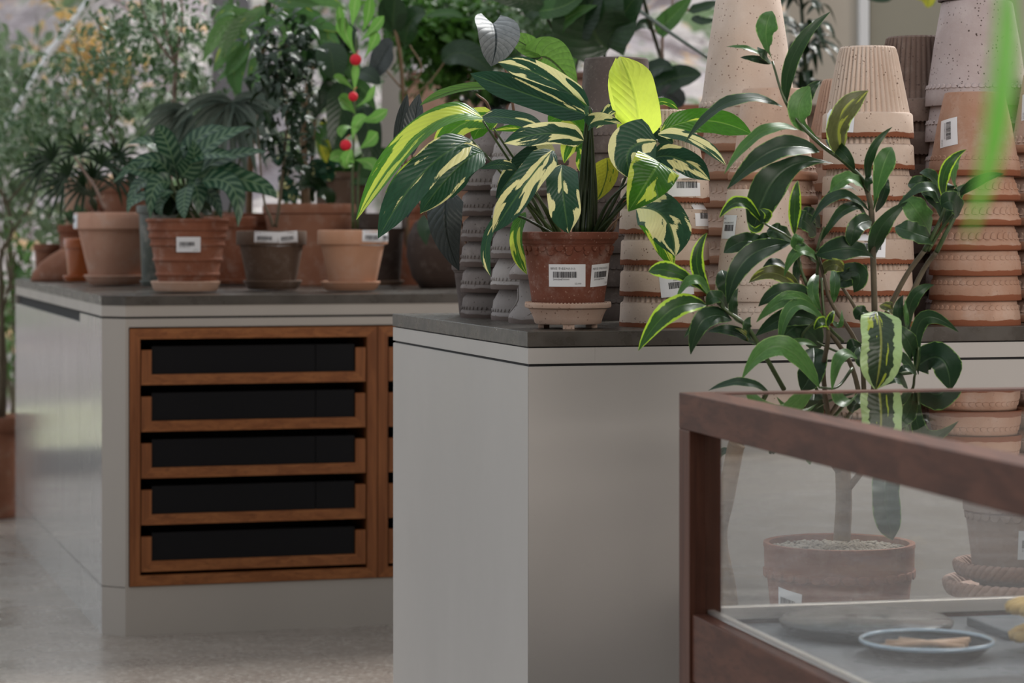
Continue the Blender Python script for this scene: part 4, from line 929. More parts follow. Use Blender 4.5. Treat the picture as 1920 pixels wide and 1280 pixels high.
LV = [ # material, base, mid, tip, width, depth, roll, profile
 (G_, (1448, 112), (1436, 64), (1448, 21), 42, 4.2, 8, 'obov'), (G_, (1447, 116), (1405, 92), (1362, 88), 13, 4.2, 30, 'lance'), (A_, (1444, 120), (1418, 110), (1388, 108), 14, 4.22, -40, 'lance'), (A_, (1446, 118), (1434, 104), (1420, 88), 20, 4.22, 0, 'ovate'),
 (A_, (1474, 198), (1490, 100), (1557, 22), 27, 4.18, 8, 'lance'), (A_, (1467, 200), (1370, 190), (1284, 268), 30, 4.14, 32, 'lance'), (G_, (1496, 243), (1425, 250), (1358, 326), 28, 4.16, 28, 'lance'),
 (A_, (1536, 284), (1452, 282), (1364, 354), 46, 4.15, 10, 'lance'), (A_, (1562, 306), (1464, 325), (1411, 441), 66, 4.17, 4, 'obov'), (G_, (1540, 262), (1498, 220), (1518, 162), 48, 4.2, 10, 'obov'),
 (B_, (1580, 288), (1574, 225), (1628, 170), 42, 4.17, 5, 'oblong'), (A_, (1548, 262), (1580, 285), (1603, 318), 24, 4.2, 20, 'lance'), (A_, (1500, 225), (1512, 180), (1538, 152), 26, 4.28, 15, 'lance'),
 (A_, (1632, 356), (1632, 290), (1673, 238), 20, 4.17, 25, 'lance'), (G_, (1638, 396), (1652, 325), (1672, 276), 40, 4.16, 4, 'obov'), (A_, (1636, 372), (1628, 348), (1632, 326), 17, 4.2, 10, 'obov'), (A_, (1642, 398), (1658, 360), (1662, 328), 20, 4.22, 25, 'lance'),
 (G_, (1626, 358), (1590, 335), (1556, 362), 30, 4.18, 22, 'oblong'), (A_, (1630, 396), (1572, 366), (1520, 418), 26, 4.16, 28, 'lance'), (A_, (1628, 416), (1590, 390), (1534, 460), 26, 4.18, 30, 'lance'), (A_, (1612, 362), (1578, 350), (1545, 372), 16, 4.22, 40, 'lance'),
 (A_, (1634, 414), (1606, 424), (1596, 462), 32, 4.14, -12, 'oblong'), (A_, (1640, 486), (1598, 466), (1530, 478), 46, 4.15, 0, 'obov'), (A_, (1640, 488), (1650, 430), (1702, 378), 36, 4.19, 22, 'lance'),
 (A_, (1748, 448), (1714, 436), (1679, 424), 40, 4.15, 8, 'oblong'), (G_, (1744, 438), (1726, 405), (1694, 366), 46, 4.2, 0, 'oblong'), (A_, (1764, 384), (1738, 350), (1682, 386), 24, 4.15, 25, 'lance'), (A_, (1762, 376), (1732, 348), (1702, 346), 32, 4.2, 6, 'oblong'),
 (A_, (1772, 368), (1748, 330), (1724, 324), 24, 4.2, 15, 'lance'), (Y_, (1773, 382), (1772, 320), (1812, 280), 24, 4.15, 18, 'lance'), (G_, (1796, 358), (1788, 320), (1804, 286), 18, 4.2, 25, 'lance'), (A_, (1796, 406), (1786, 378), (1764, 386), 38, 4.12, -5, 'oblong'),
 (A_, (1796, 368), (1836, 338), (1882, 326), 20, 4.17, 15, 'lance'), (A_, (1790, 400), (1778, 360), (1776, 342), 36, 4.24, 5, 'obov'), (A_, (1768, 420), (1752, 372), (1730, 350), 34, 4.24, 0, 'obov'), (A_, (1782, 420), (1790, 372), (1820, 345), 26, 4.26, 0, 'lance'), (A_, (1760, 440), (1775, 405), (1770, 380), 24, 4.2, 15, 'obov'),
 (Y_, (1428, 417), (1388, 380), (1349, 408), 30, 4.12, 22, 'lance'), (Y_, (1430, 420), (1440, 402), (1425, 392), 18, 4.12, 0, 'ovate'), (Y_, (1432, 418), (1415, 432), (1402, 416), 16, 4.1, 20, 'lance'),
 (Y_, (1490, 440), (1490, 385), (1496, 338), 25, 4.12, 8, 'lance'), (A_, (1487, 452), (1462, 436), (1438, 432), 32, 4.16, 5, 'oblong'), (A_, (1470, 458), (1444, 446), (1420, 448), 20, 4.18, 10, 'oblong'), (A_, (1436, 462), (1396, 452), (1357, 474), 32, 4.15, 2, 'oblong'),
 (A_, (1482, 456), (1400, 486), (1364, 571), 42, 4.1, 2, 'lance'), (A_, (1530, 440), (1508, 414), (1492, 416), 36, 4.18, 0, 'oblong'), (A_, (1538, 426), (1520, 400), (1506, 403), 22, 4.2, 0, 'oblong'), (G_, (1490, 470), (1494, 452), (1500, 442), 22, 4.1, 0, 'oblong'),
 (A_, (1516, 470), (1500, 455), (1480, 452), 24, 4.2, 10, 'lance'), (A_, (1530, 492), (1504, 466), (1488, 462), 22, 4.14, 10, 'lance'),
 (G_, (1540, 494), (1500, 470), (1470, 518), 26, 4.13, 22, 'lance'), (B_, (1540, 510), (1562, 496), (1582, 508), 24, 4.14, 10, 'oblong'), (A_, (1568, 516), (1610, 512), (1601, 548), 34, 4.17, 20, 'oblong'), (A_, (1560, 524), (1592, 520), (1626, 498), 34, 4.2, 10, 'oblong'),
 (G_, (1534, 512), (1524, 545), (1540, 582), 22, 4.15, 10, 'lance'), (G_, (1562, 500), (1566, 535), (1560, 572), 20, 4.2, 20, 'lance'), (A_, (1480, 506), (1452, 492), (1428, 510), 20, 4.18, 20, 'lance'), (B_, (1502, 546), (1452, 512), (1404, 530), 30, 4.15, 5, 'lance'),
 (A_, (1500, 540), (1494, 510), (1500, 478), 22, 4.2, 20, 'lance'), (A_, (1538, 582), (1482, 544), (1422, 574), 30, 4.13, 8, 'oblong'), (A_, (1534, 580), (1510, 556), (1486, 552), 24, 4.16, 5, 'lance'),
 (Y_, (1333, 550), (1306, 492), (1326, 436), 27, 4.1, 5, 'lance'), (Y_, (1330, 556), (1270, 512), (1216, 509), 34, 4.08, -4, 'obov'), (G_, (1334, 560), (1302, 524), (1268, 560), 24, 4.08, 25, 'lance'), (A_, (1334, 556), (1312, 532), (1292, 530), 26, 4.14, 10, 'obov'),
 (A_, (1358, 574), (1362, 540), (1354, 506), 40, 4.14, 8, 'obov'), (A_, (1364, 580), (1344, 556), (1324, 572), 26, 4.08, 10, 'oblong'), (Y_, (1324, 572), (1258, 582), (1197, 657), 44, 4.06, 6, 'lance'), (A_, (1372, 600), (1322, 598), (1295, 664), 40, 4.08, 6, 'lance'), (A_, (1364, 596), (1324, 592), (1282, 634), 20, 4.12, 15, 'lance'),
 (A_, (1418, 646), (1374, 620), (1326, 622), 22, 4.12, 8, 'lance'), (A_, (1388, 606), (1374, 575), (1384, 540), 20, 4.12, 15, 'lance'), (A_, (1416, 640), (1400, 615), (1408, 594), 20, 4.1, 15, 'lance'), (B_, (1400, 640), (1398, 625), (1378, 615), 10, 4.1, 15, 'lance'), (G_, (1364, 588), (1340, 580), (1310, 585), 12, 4.12, 15, 'lance'),
 (G_, (1532, 584), (1480, 560), (1418, 604), 32, 4.1, 12, 'lance'), (A_, (1536, 606), (1480, 594), (1416, 630), 38, 4.15, 0, 'lance'), (G_, (1548, 604), (1488, 575), (1461, 658), 28, 4.07, 22, 'lance'), (A_, (1540, 650), (1500, 612), (1465, 640), 52, 4.18, 0, 'oblong'), (G_, (1532, 648), (1492, 642), (1456, 668), 16, 4.12, 15, 'lance'),
 (G_, (1520, 575), (1490, 556), (1456, 565), 14, 4.08, 20, 'lance'), (Y_, (1552, 620), (1556, 598), (1565, 582), 14, 4.06, 0, 'lance'), (Y_, (1552, 612), (1540, 604), (1527, 618), 24, 4.06, 0, 'ovate'), (G_, (1560, 600), (1575, 608), (1578, 580), 12, 4.15, 30, 'lance'),
 (G_, (1536, 726), (1462, 650), (1391, 710), 46, 4.05, 16, 'lance'), (A_, (1526, 652), (1524, 690), (1502, 732), 48, 4.14, 5, 'oblong'), (G_, (1608, 672), (1576, 670), (1560, 732), 26, 4.08, 22, 'lance'), (L_CLUP, (1645, 584), (1652, 650), (1641, 730), 76, 4.04, 0, 'oblong'),
 (A_, (1722, 702), (1728, 600), (1797, 622), 32, 4.12, 28, 'lance'), (A_, (1716, 690), (1764, 672), (1782, 732), 56, 4.14, 0, 'oblong'), (A_, (1710, 672), (1704, 640), (1674, 606), 34, 4.12, 5, 'lance'), (A_, (1719, 702), (1690, 670), (1666, 668), 22, 4.08, 10, 'lance'),
 (A_, (1716, 704), (1700, 690), (1682, 700), 16, 4.08, 10, 'lance'), (A_, (1702, 728), (1680, 708), (1660, 722), 28, 4.1, 15, 'lance'), (A_, (1702, 628), (1684, 590), (1694, 553), 24, 4.17, 8, 'lance'), (A_, (1703, 622), (1712, 560), (1751, 534), 26, 4.15, 18, 'lance'), (G_, (1700, 625), (1700, 600), (1696, 560), 10, 4.12, 18, 'lance'),
 (B_, (1690, 600), (1672, 580), (1650, 572), 24, 4.2, 18, 'obov'), (A_, (1640, 600), (1620, 585), (1604, 598), 30, 4.2, 5, 'obov'), (A_, (1618, 676), (1606, 650), (1590, 660), 30, 4.16, 5, 'obov'), (A_, (1640, 700), (1622, 680), (1612, 650), 34, 4.15, 5, 'obov'),
 (A_, (1444, 738), (1392, 716), (1328, 732), 20, 4.0, 25, 'lance'), (A_, (1668, 872), (1664, 940), (1677, 1012), 52, 4.17, 0, 'oblong'), (A_, (1350, 860), (1362, 845), (1376, 850), 14, 4.2, 0, 'lance'), (A_, (1460, 830), (1452, 845), (1450, 850), 14, 4.15, 0, 'lance'), (G_, (1510, 850), (1520, 860), (1524, 870), 14, 4.15, 0, 'lance'),
]
# foliage of the shrub continues down behind the rail of the case
rr = random.Random(12)
for k in range(14):
    x = rnd(1400, 1760, rr); y = rnd(745, 800, rr); a = rnd(-1, 1, rr)
    LV.append((A_ if k % 3 else G_, (x, y), (x+a*30, y-6), (x+a*60, y+rnd(5, 30, rr)), rnd(22, 36, rr), rnd(4.1, 4.3, rr), rnd(-20, 30, rr), 'obov'))
for i, q in enumerate(LV):
    wv = .10 if q[7] != 'lance' else .06
    sl(q[0], q[1], q[2], q[3], q[4], q[5], dD=(.04, -.02, -.01), roll=q[6], prof=q[7], wave=wv, phase=i*1.7, fold=.14+.1*((i*37) % 5)/4)
def T4(*a): return [(x, y, D) for x, y, D in a]
stems(sh, SO, M_BARKT, [(T4((1582, 1012, 4.27), (1586, 940, 4.27), (1584, 880, 4.27)), (.014, .0125)), (T4((1584, 884, 4.27), (1562, 850, 4.26), (1556, 800, 4.25)), (.011, .008)), (T4((1586, 884, 4.27), (1600, 850, 4.28), (1622, 800, 4.27)), (.011, .007)), (T4((1590, 920, 4.27), (1630, 870, 4.25), (1660, 830, 4.22)), (.006, .003))], 'trunk', 12)
stems(sh, SO, M_BARK, [
 (T4((1622, 800, 4.27), (1638, 740, 4.25), (1640, 620, 4.22), (1637, 490, 4.2), (1633, 390, 4.2), (1622, 345, 4.2)), (.0058, .0045)),
 (T4((1622, 800, 4.27), (1598, 690, 4.24), (1555, 620, 4.18), (1552, 600, 4.18)), (.0045, .003)), (T4((1622, 800, 4.27), (1612, 660, 4.24), (1560, 570, 4.18), (1545, 520, 4.16), (1532, 470, 4.16)), (.0045, .0022)),
 (T4((1640, 660, 4.23), (1605, 580, 4.22), (1567, 520, 4.2)), (.0034, .0026)), (T4((1640, 640, 4.24), (1665, 582, 4.22), (1700, 515, 4.2), (1733, 470, 4.18)), (.0048, .0038)), (T4((1650, 680, 4.24), (1712, 545, 4.21), (1735, 500, 4.2), (1756, 472, 4.18)), (.0045, .0038)),
 (T4((1556, 800, 4.25), (1544, 700, 4.15), (1552, 640, 4.1), (1552, 610, 4.08)), (.0042, .0036))], 'branch')
stems(sh, SO, M_STEMG, [
 (T4((1633, 392, 4.2), (1622, 345, 4.2), (1585, 305, 4.19), (1540, 272, 4.19), (1498, 230, 4.18), (1470, 185, 4.18), (1448, 115, 4.19)), (.0046, .0018)),
 (T4((1733, 470, 4.18), (1752, 435, 4.17), (1768, 400, 4.17), (1774, 375, 4.17)), (.0042, .0022)), (T4((1756, 472, 4.18), (1772, 440, 4.17), (1795, 395, 4.17), (1798, 360, 4.17)), (.0042, .0022)), (T4((1740, 470, 4.18), (1765, 430, 4.17), (1790, 398, 4.15)), (.003, .002)),
 (T4((1532, 470, 4.16), (1538, 445, 4.16), (1545, 425, 4.16)), (.0026, .0016)), (T4((1530, 580, 4.16), (1500, 500, 4.15), (1488, 452, 4.13), (1430, 417, 4.12)), (.003, .0016)), (T4((1532, 515, 4.16), (1530, 480, 4.15), (1490, 442, 4.13)), (.0026, .0016)),
 (T4((1470, 730, 4.15), (1435, 668, 4.12), (1400, 612, 4.1), (1362, 582, 4.1), (1333, 552, 4.1)), (.0040, .0028)), (T4((1580, 640, 4.18), (1548, 600, 4.14), (1540, 520, 4.14)), (.003, .002)),
 (T4((1640, 700, 4.2), (1700, 700, 4.16), (1718, 690, 4.14), (1722, 650, 4.13)), (.003, .0018)), (T4((1665, 590, 4.2), (1690, 640, 4.18), (1703, 620, 4.17)), (.0024, .0018)), (T4((1598, 690, 4.2), (1570, 725, 4.16), (1536, 726, 4.07)), (.0028, .0018)),
 (T4((1560, 790, 4.2), (1500, 650, 4.16), (1540, 590, 4.15)), (.0028, .0018)), (T4((1605, 672, 4.14), (1560, 655, 4.16), (1530, 640, 4.16)), (.002, .0018)), (T4((1622, 850, 4.25), (1650, 850, 4.2), (1668, 875, 4.17)), (.0028, .0018)), (T4((1600, 780, 4.25), (1700, 740, 4.2), (1716, 700, 4.15)), (.003, .002))], 'twig')
# ------------------------------------------------------------------ outdoors and the glass wall
def hillmat():
    N = NT('mauve_rock_and_dry_growth'); oc = obj_coord(N)
    c = N.mix(N.step(N.noise(oc, .9, 4, .6), .35, .65), (.42, .36, .39), (.70, .63, .61))
    c = N.mix(N.step(N.noise(oc, 2.6, 4, .65), .52, .62), c, (.22, .17, .18)); c = N.mix(N.step(N.noise(N.map(oc, (1, 1, 1), loc=(5, 2, 9)), 1.7, 4, .6), .52, .60), c, (.13, .21, .08))
    c = N.mix(N.step(N.noise(N.map(oc, (1, 1, 1), loc=(9, 4, 1)), 4, 3, .6), .60, .66), c, (.66, .42, .22))
    return N.bsdf(c, .95, N.bump(N.noise(oc, 5, 5, .7), 1.0, .15))
bm = bmesh.new(); nx, ny = 60, 24
g = []
for j in range(ny+1):
    row = []
    for i in range(nx+1):
        x = lerp(-9, 9, i/nx); t = j/ny; y = 15.5+t*14; z = -.15+(t**.85)*5.4
        p = Vector((x, y, z)); d = mnoise.noise(p*.7)*.9+mnoise.noise(p*2.1)*.35
        row.append(bm.verts.new((x, y-d*.5, z+d*.5 if j else -.2)))
    g.append(row)
for j in range(ny):
    for i in range(nx): bm.faces.new((g[j][i], g[j][i+1], g[j+1][i+1], g[j+1][i])).smooth = True
hs = bmobj('trim_1', bm, hillmat()); hs.name = 'hillside'; struct(hs)
bm = bmesh.new(); box(bm, (-9, 11.2, -.2), (9, 16.5, -.06)); 
def gmat():
    N = NT('leaf_strewn_ground'); oc = obj_coord(N)
    c = N.mix(N.step(N.noise(oc, 4, 5, .7), .4, .6), (.34, .32, .20), (.48, .42, .38)); c = N.mix(N.step(N.noise(oc, 9, 4, .7), .5, .6), c, (.20, .30, .09))
    return N.bsdf(c, .95)
struct(bmobj('ground', bm, gmat()))
def sbox(name, lo, hi, mat, bev=0, ang=0):
    bm = bmesh.new(); box(bm, lo, hi, bev=bev); return struct(bmobj(name, bm, mat))
def colx(px, D): return (px-960)*D/F
# glass wall: posts, rails and panes
YW = 11.0
sbox('trim_1', (colx(398, YW), YW-.06, 0), (colx(470, YW), YW+.06, 3.4), M_GREYP)
sbox('trim_2', (colx(393, YW), YW-.075, 0), (colx(401, YW), YW+.06, 3.4), M_WHITE)
sbox('trim_3', (-6.9, YW-.04, 3.3), (colx(1480, YW), YW+.04, 3.45), M_WHITE)
sbox('trim_4', (-6.9, YW-.04, 0), (colx(1480, YW), YW+.04, .10), M_GREYP)
sbox('trim_5', (colx(-700, YW), YW-.04, 0), (colx(-680, YW), YW+.04, 3.4), M_WHITE)
def pane(n, x0, x1):
    bm = bmesh.new(); box(bm, (x0, YW-.004, .1), (x1, YW+.004, 3.3)); N = struct(bmobj('window_%d' % n, bm, M_GLASS)); return N
pane(1, colx(-680, YW), colx(393, YW)); pane(2, colx(470, YW), colx(1480, YW))
bm = bmesh.new(); tube(bm, [P(2, 262, 10.4), P(96, 96, 10.4), P(192, -30, 10.4), P(300, -190, 10.4)], .016, 10); struct(bmobj('trim_6', bm, M_WHITE))
sbox('trim_9', (colx(742, 10.3), 10.2, 0), (colx(1100, 10.3), 10.5, EYE+(HY-150)*10.3/F), terra('pale_brick_ledge', (.56, .34, .26), (.66, .45, .36)), .01)
sbox('trim_10', (colx(742, 10.3), 10.15, EYE+(HY-150)*10.3/F), (colx(1100, 10.3), 10.5, EYE+(HY-138)*10.3/F), terra('dark_ledge_cap', (.22, .12, .09), (.28, .16, .12)), .005)
# beige wall, door leaf and white frame at the right
sbox('wall_back', (colx(1480, 10.2), 10.2, 0), (6.9, 10.35, 3.45), M_BEIGE)
sbox('trim_7', (colx(1614, 10.1), 10.12, 0), (colx(1631, 10.1), 10.2, 3.4), M_WHITE)
sbox('door_1', (colx(1634, 10.1), 10.14, 0), (colx(1800, 10.1), 10.2, 3.0), plain('olive_grey_door', (.36, .34, .27), .6, var=.05))
sbox('trim_8', (colx(716, 9.9), 9.85, 0), (colx(762, 9.9), 9.95, 3.3), plain('beige_column', (.50, .46, .42), .7, var=.05))
# ------------------------------------------------------------------ loose plant clouds
def cloud(bm, centre, rad, n, size, rr, prof='ovate', aspect=.45, clump=14, spread=.22, droop=.3, ns=3, nc=2, up=None):
    "n leaves in clumps inside an ellipsoid"
    c = Vector(centre); rad = Vector(rad); k = 0
    while k < n:
        while True:
            d = Vector((rnd(-1, 1, rr), rnd(-1, 1, rr), rnd(-1, 1, rr)))
            if d.length <= 1: break
        q = c+Vector((d.x*rad.x, d.y*rad.y, d.z*rad.z))
        for _ in range(clump):
            b = q+Vector((rr.gauss(0, 1)*spread*rad.x, rr.gauss(0, 1)*spread*rad.y, rr.gauss(0, 1)*spread*rad.z))
            a = rr.random()*6.283; el = rnd(-.9, .9, rr)-droop
            t = Vector((math.cos(a)*math.cos(el), math.sin(a)*math.cos(el), math.sin(el))); L = size*rnd(.6, 1.25, rr)
            m = b+t*L*.5+Vector((0, 0, L*.08)); leaf(bm, b, m, b+t*L-Vector((0, 0, L*.1)), L*aspect, up or (rnd(-.5, .5, rr), rnd(-.8, .2, rr), 1), prof, ns=ns, nc=nc, kid=k % 61, fold=.2)
            k += 1
def branches(bm, base, tips, r, rr, kink=.05):
    for t in tips:
        b = Vector(base); t = Vector(t); m = b.lerp(t, .5)+Vector((rnd(-kink, kink, rr), rnd(-kink, kink, rr), rnd(0, kink, rr)))
        tube(bm, spline([b, m, t], 6), (r, r*.3), 6)
def shrub(name, label, cat, cpx, cpy, D, rpx, rpy, n, size, mat, stem_to=None, seed=0, group=None, depth=None, bark=M_BARK, r=.010, **k):
    rr = random.Random(seed); m = D/F; c = P(cpx, cpy, D)
    base = stem_to if stem_to is not None else Vector((c.x, D, 0))
    t = thing(name, label, cat, base, group); bm = newbm()
    cloud(bm, c, (rpx*m, (depth or rpx*m*.8), rpy*m), n, size, rr, **k); bmobj('foliage', bm, mat, t, off=base)
    bm = bmesh.new(); tips = [c+Vector((rnd(-.8, .8, rr)*rpx*m, rnd(-.3, .3, rr)*rpx*m, rnd(-.4, .8, rr)*rpy*m)) for _ in range(7)]
    branches(bm, base, tips, r, rr); bmobj('stem', bm, bark, t, off=base); return t
OG = 'shrubs outside the glass wall'
shrub('garden_shrub', 'blurred grey-green shrub outside, at the upper left corner', 'shrub', 60, 165, 13.5, 150, 90, 420, .10, L_OUT, seed=1, group=OG)
shrub('garden_shrub', 'blurred autumn-yellow shrub outside beside the white diagonal rod', 'shrub', 150, 90, 13.0, 110, 80, 130, .095, L_OUTY, seed=2, group=OG)
shrub('garden_shrub', 'blurred green shrub outside, behind the leftmost pots', 'shrub', 40, 330, 12.5, 150, 110, 600, .08, L_OUT, seed=3, group=OG)
shrub('garden_shrub', 'low pale green growth outside, under the countertop\'s left end', 'shrub', 10, 560, 12.2, 80, 120, 300, .07, L_SMLB, seed=4, group=OG)
shrub('garden_shrub', 'grey-green shrub outside between the diagonal rod and the grey post', 'shrub', 300, 170, 13.2, 130, 130, 400, .09, L_OUT, seed=5, group=OG)
shrub('garden_shrub', 'bright leafy shrub outside, right of the beige column', 'shrub', 960, 90, 12.6, 130, 110, 700, .085, L_SMLB, seed=6, group=OG)
shrub('garden_shrub', 'green shrub outside behind the long hanging leaves', 'shrub', 600, 120, 13.0, 130, 150, 350, .09, L_OUT, seed=7, group=OG)
# ------------------------------------------------------------------ pots on the further island
def prof_std(rt, rb, h, band):
    return [(rb*.97, 0), (rb, .003), (rt*.90, h-band-.001), (rt*.985, h-band), (rt, h-band+.003), (rt, h-.004), (rt*.985, h)]
def saucer(label, px, y, D, r_px, h_px, mat, rb=.8):
    m = D/F; bm = saucer_bm(r_px*m, h_px*m, r_px*m*rb); o = bmobj('saucer', bm, mat, loc=(colx(px, D), D, TOP)); return tag(o, label, 'saucer', 'saucers on the further island')
PG = 'potted plants on the further island'
def ipot(name, label, px, D, mat, rt, rb, h, band=None, prof=None, sz=.010, cat='plant', soil=True, z0=TOP):
    "radii and height in pixels"
    m = D/F; p = prof(rt*m, rb*m, h*m) if prof else prof_std(rt*m, rb*m, h*m, (band or 26)*m)
    t, po, ra = potted(name, label, cat, 0, 0, D, mat, p, loc=(colx(px, D), D, z0+sz), group=PG, soil=soil, soil_z=.88)
    return t, po, ra, Vector(t.location)
def ringprof(rt, rb, h):
    pts = [(rb*.98, 0), (rb, .003)]; n = 5
    zs = [0, .20, .42, .64, .76, .87, 1.0]
    for i in range(len(zs)-1):
        a, b = zs[i], zs[i+1]; ra = lerp(rb, rt, a); rb2 = lerp(rb, rt, b)
        pts += [(ra+.0005, h*a+.004), (rb2*.975, h*b-.010), (rb2*1.0+.002, h*b-.008), (rb2+.003, h*b-.003), (rb2+.0005, h*b)]
    pts[-1] = (rt*.985, h); return pts
M_OR = plain('glossy_orange_glaze', (.36, .09, .02), .25, var=.2, coat=.4)
D1 = 7.87; palm, pp_, _, o1 = ipot('potted_palm', 'small dark palm in a big smooth peach pot, near the left end', 220, D1, M_TC_PINK, 81, 51, 128, 31, sz=.014)
price_label(pp_, prof_r(prof_std(81*D1/F, 51*D1/F, 128*D1/F, 31*D1/F)), -72, 113*D1/F, 44*D1/F, 28*D1/F, seed=13, name_line='')
saucer('peach saucer under the big smooth peach pot', 220, 0, D1, 62, 21, M_TC_PINK)
D2 = 7.08; cal, cp_, cra, o2 = ipot('potted_calathea', 'herringbone-leaved plant in a ringed red pot with one white label', 352, D2, M_TC_RED, 77, 54, 126, prof=ringprof, sz=.018)
saucer('thick pale saucer under the ringed red pot', 348, 0, D2, 65, 22, M_TC_PALE, .88)
price_label(cp_, lambda z: cra(78*D2/F)+.0055+(z-78*D2/F)*.2, 8, 78*D2/F, 45*D2/F, 28*D2/F, seed=3, name_line='')
D3 = 7.28; tr3, t3p, t3r, o3 = ipot('potted_tree', 'thin double-stemmed dark leafy tree in a grey-brown pot with two labels', 509, D3, M_TC_BROWN, 66, 45, 103, 26, sz=.013)
saucer('grey-brown saucer under the grey-brown pot', 511, 0, D3, 55, 20, M_TC_BROWN)
price_label(t3p, t3r, -4, 89*D3/F, 45*D3/F, 26*D3/F, tilt=-2, seed=4, name_line=''); price_label(t3p, t3r, 34, 89*D3/F, 42*D3/F, 27*D3/F, tilt=4, seed=6, name_line='')
D4 = 7.17; pad, p4p, p4r, o4 = ipot('potted_paddle_plant', 'paddle-leaved plant hung with red balls in a peach pot with labels', 661, D4, M_TC_PEACH, 66, 43, 106, 26, sz=.013)
saucer('peach saucer under the pot of the red-balled plant', 657, 0, D4, 56, 20, M_TC_PEACH)
price_label(p4p, p4r, 39, 92*D4/F, 46*D4/F, 28*D4/F, tilt=-2, seed=7, name_line=''); price_label(p4p, p4r, 76, 92*D4/F, 46*D4/F, 28*D4/F, tilt=0, seed=8, name_line='')
# small and half hidden pots
ipot('clay_pot', 'small glossy orange-brown cup-shaped pot left of the big peach pot', 150, 8.25, M_OR, 30, 22, 78, 18, cat='pot', sz=.009, soil=False)
saucer('small glossy orange saucer left of the big peach pot', 146, 0, 8.25, 28, 14, M_OR)
bm = bmesh.new(); bmesh.ops.create_uvsphere(bm, u_segments=36, v_segments=22, radius=1.0)
for v in bm.verts:
    c = v.co; c.z = max(c.z, -.25); k = 1+.06*mnoise.noise(c*2.4)-.05*math.exp(-((c.z-.12+.25*c.x)/.07)**2)
    v.co = Vector((c.x*.105*k*(1.12-.2*c.z), c.y*.075*k, (c.z+.25)*.083*k*(1+.12*c.x)))
fr = bmobj('clay_ornament', bm, M_TC_BRICK, loc=(colx(128, 8.5), 8.5, TOP), smooth=True); tag(fr, 'rounded terracotta dome-shaped ornament at the left end of the island', 'ornament')
ipot('clay_pot', 'small dark terracotta pot behind the domed clay ornament', 88, 8.8, M_TC_BRICK, 25, 20, 66, 12, cat='pot', sz=0, soil=False)
t_, _, _, o5 = ipot('potted_succulent', 'little succulent in a reddish pot behind the orange cup', 142, 8.65, M_TC_RED, 34, 26, 104, 14, sz=0)
bm = newbm(); cloud(bm, o5+Vector((0, 0, .20)), (.055, .05, .018), 130, .035, random.Random(3), prof='lance', aspect=.3, droop=-.5); bmobj('foliage', bm, L_SML, t_, off=o5)
ipot('clay_pot', 'tall pale terracotta pot behind the dark palm', 160, 8.95, M_TC_PALE, 42, 36, 192, 26, cat='pot', sz=0, soil=False)
ipot('clay_pot', 'mottled brick pot behind the palm\'s right side', 236, 8.75, M_TC_BRICK, 46, 36, 186, 22, cat='pot', sz=0, soil=False)
M_GLZ = terra('grey_green_glaze', (.10, .115, .10), (.17, .18, .165), bloom=.3, rough=.35)
ipot('glazed_pot', 'slim grey-green glazed pot between the peach and ringed pots', 300, 7.62, M_GLZ, 44, 34, 146, 14, cat='pot', sz=.012, soil=False)
saucer('grey-green saucer under the slim glazed pot', 300, 0, 7.62, 38, 14, M_GLZ)
ipot('clay_pot', 'dark red-brown pot behind the ringed pot', 432, 7.95, M_TC_RED, 50, 36, 122, 20, cat='pot', sz=.010, soil=False)
saucer('dark red-brown saucer behind the ringed pot', 432, 0, 7.95, 48, 12, M_TC_RED)
bowl, _, _, o8 = ipot('potted_bush', 'striped bushy plant in a wide terracotta bowl behind the grey-brown pot', 580, 7.95, M_TC_BRICK, 87, 66, 152, prof=lambda a, b, c: [(b*.97, 0), (b, .003), (a*.93, c*.78), (a*.935, c*.80), (a*.955, c*.84), (a*.95, c*.87), (a*1.0, c*.89), (a*1.01, c*.95), (a*.99, c)], sz=0)
tb, _, _, o9 = ipot('potted_bush', 'leafy plant in a tall brown pot behind the wide bowl', 640, 8.5, M_TC_BROWN, 53, 44, 204, 12, sz=0)
_, dpp, dpr, _ = ipot('clay_pot', 'dark pot with a white label, right of the peach pot', 716, 7.75, M_TC_DARK, 46, 34, 132, 28, cat='pot', sz=.008, soil=False)
price_label(dpp, dpr, 30, 118*7.75/F, 40*7.75/F, 26*7.75/F, seed=12, name_line='')
saucer('brown saucer under the dark labelled pot', 716, 0, 7.75, 42, 12, M_TC_BROWN)
bm = bmesh.new(); m_ = 7.6/F
lathe(bm, [(0, 0), (34*m_, 0), (50*m_, 22*m_), (60*m_, 60*m_), (58*m_, 95*m_), (46*m_, 122*m_), (34*m_, 130*m_), (31*m_, 128*m_), (42*m_, 116*m_), (52*m_, 90*m_), (52*m_, 60*m_), (40*m_, 20*m_), (0, 8*m_)], 56)
rt_ = thing('potted_vine', 'dark-leaved plant in a round brown-black pot beside the grey stacks', 'plant', (colx(822, 7.6), 7.6, TOP), PG); bmobj('pot', bm, M_TC_DARK, rt_)
O10 = Vector(rt_.location)
ipot('clay_pot', 'dark red pot behind the round dark pot', 775, 8.3, M_TC_RED, 42, 34, 150, 18, cat='pot', sz=0, soil=False)
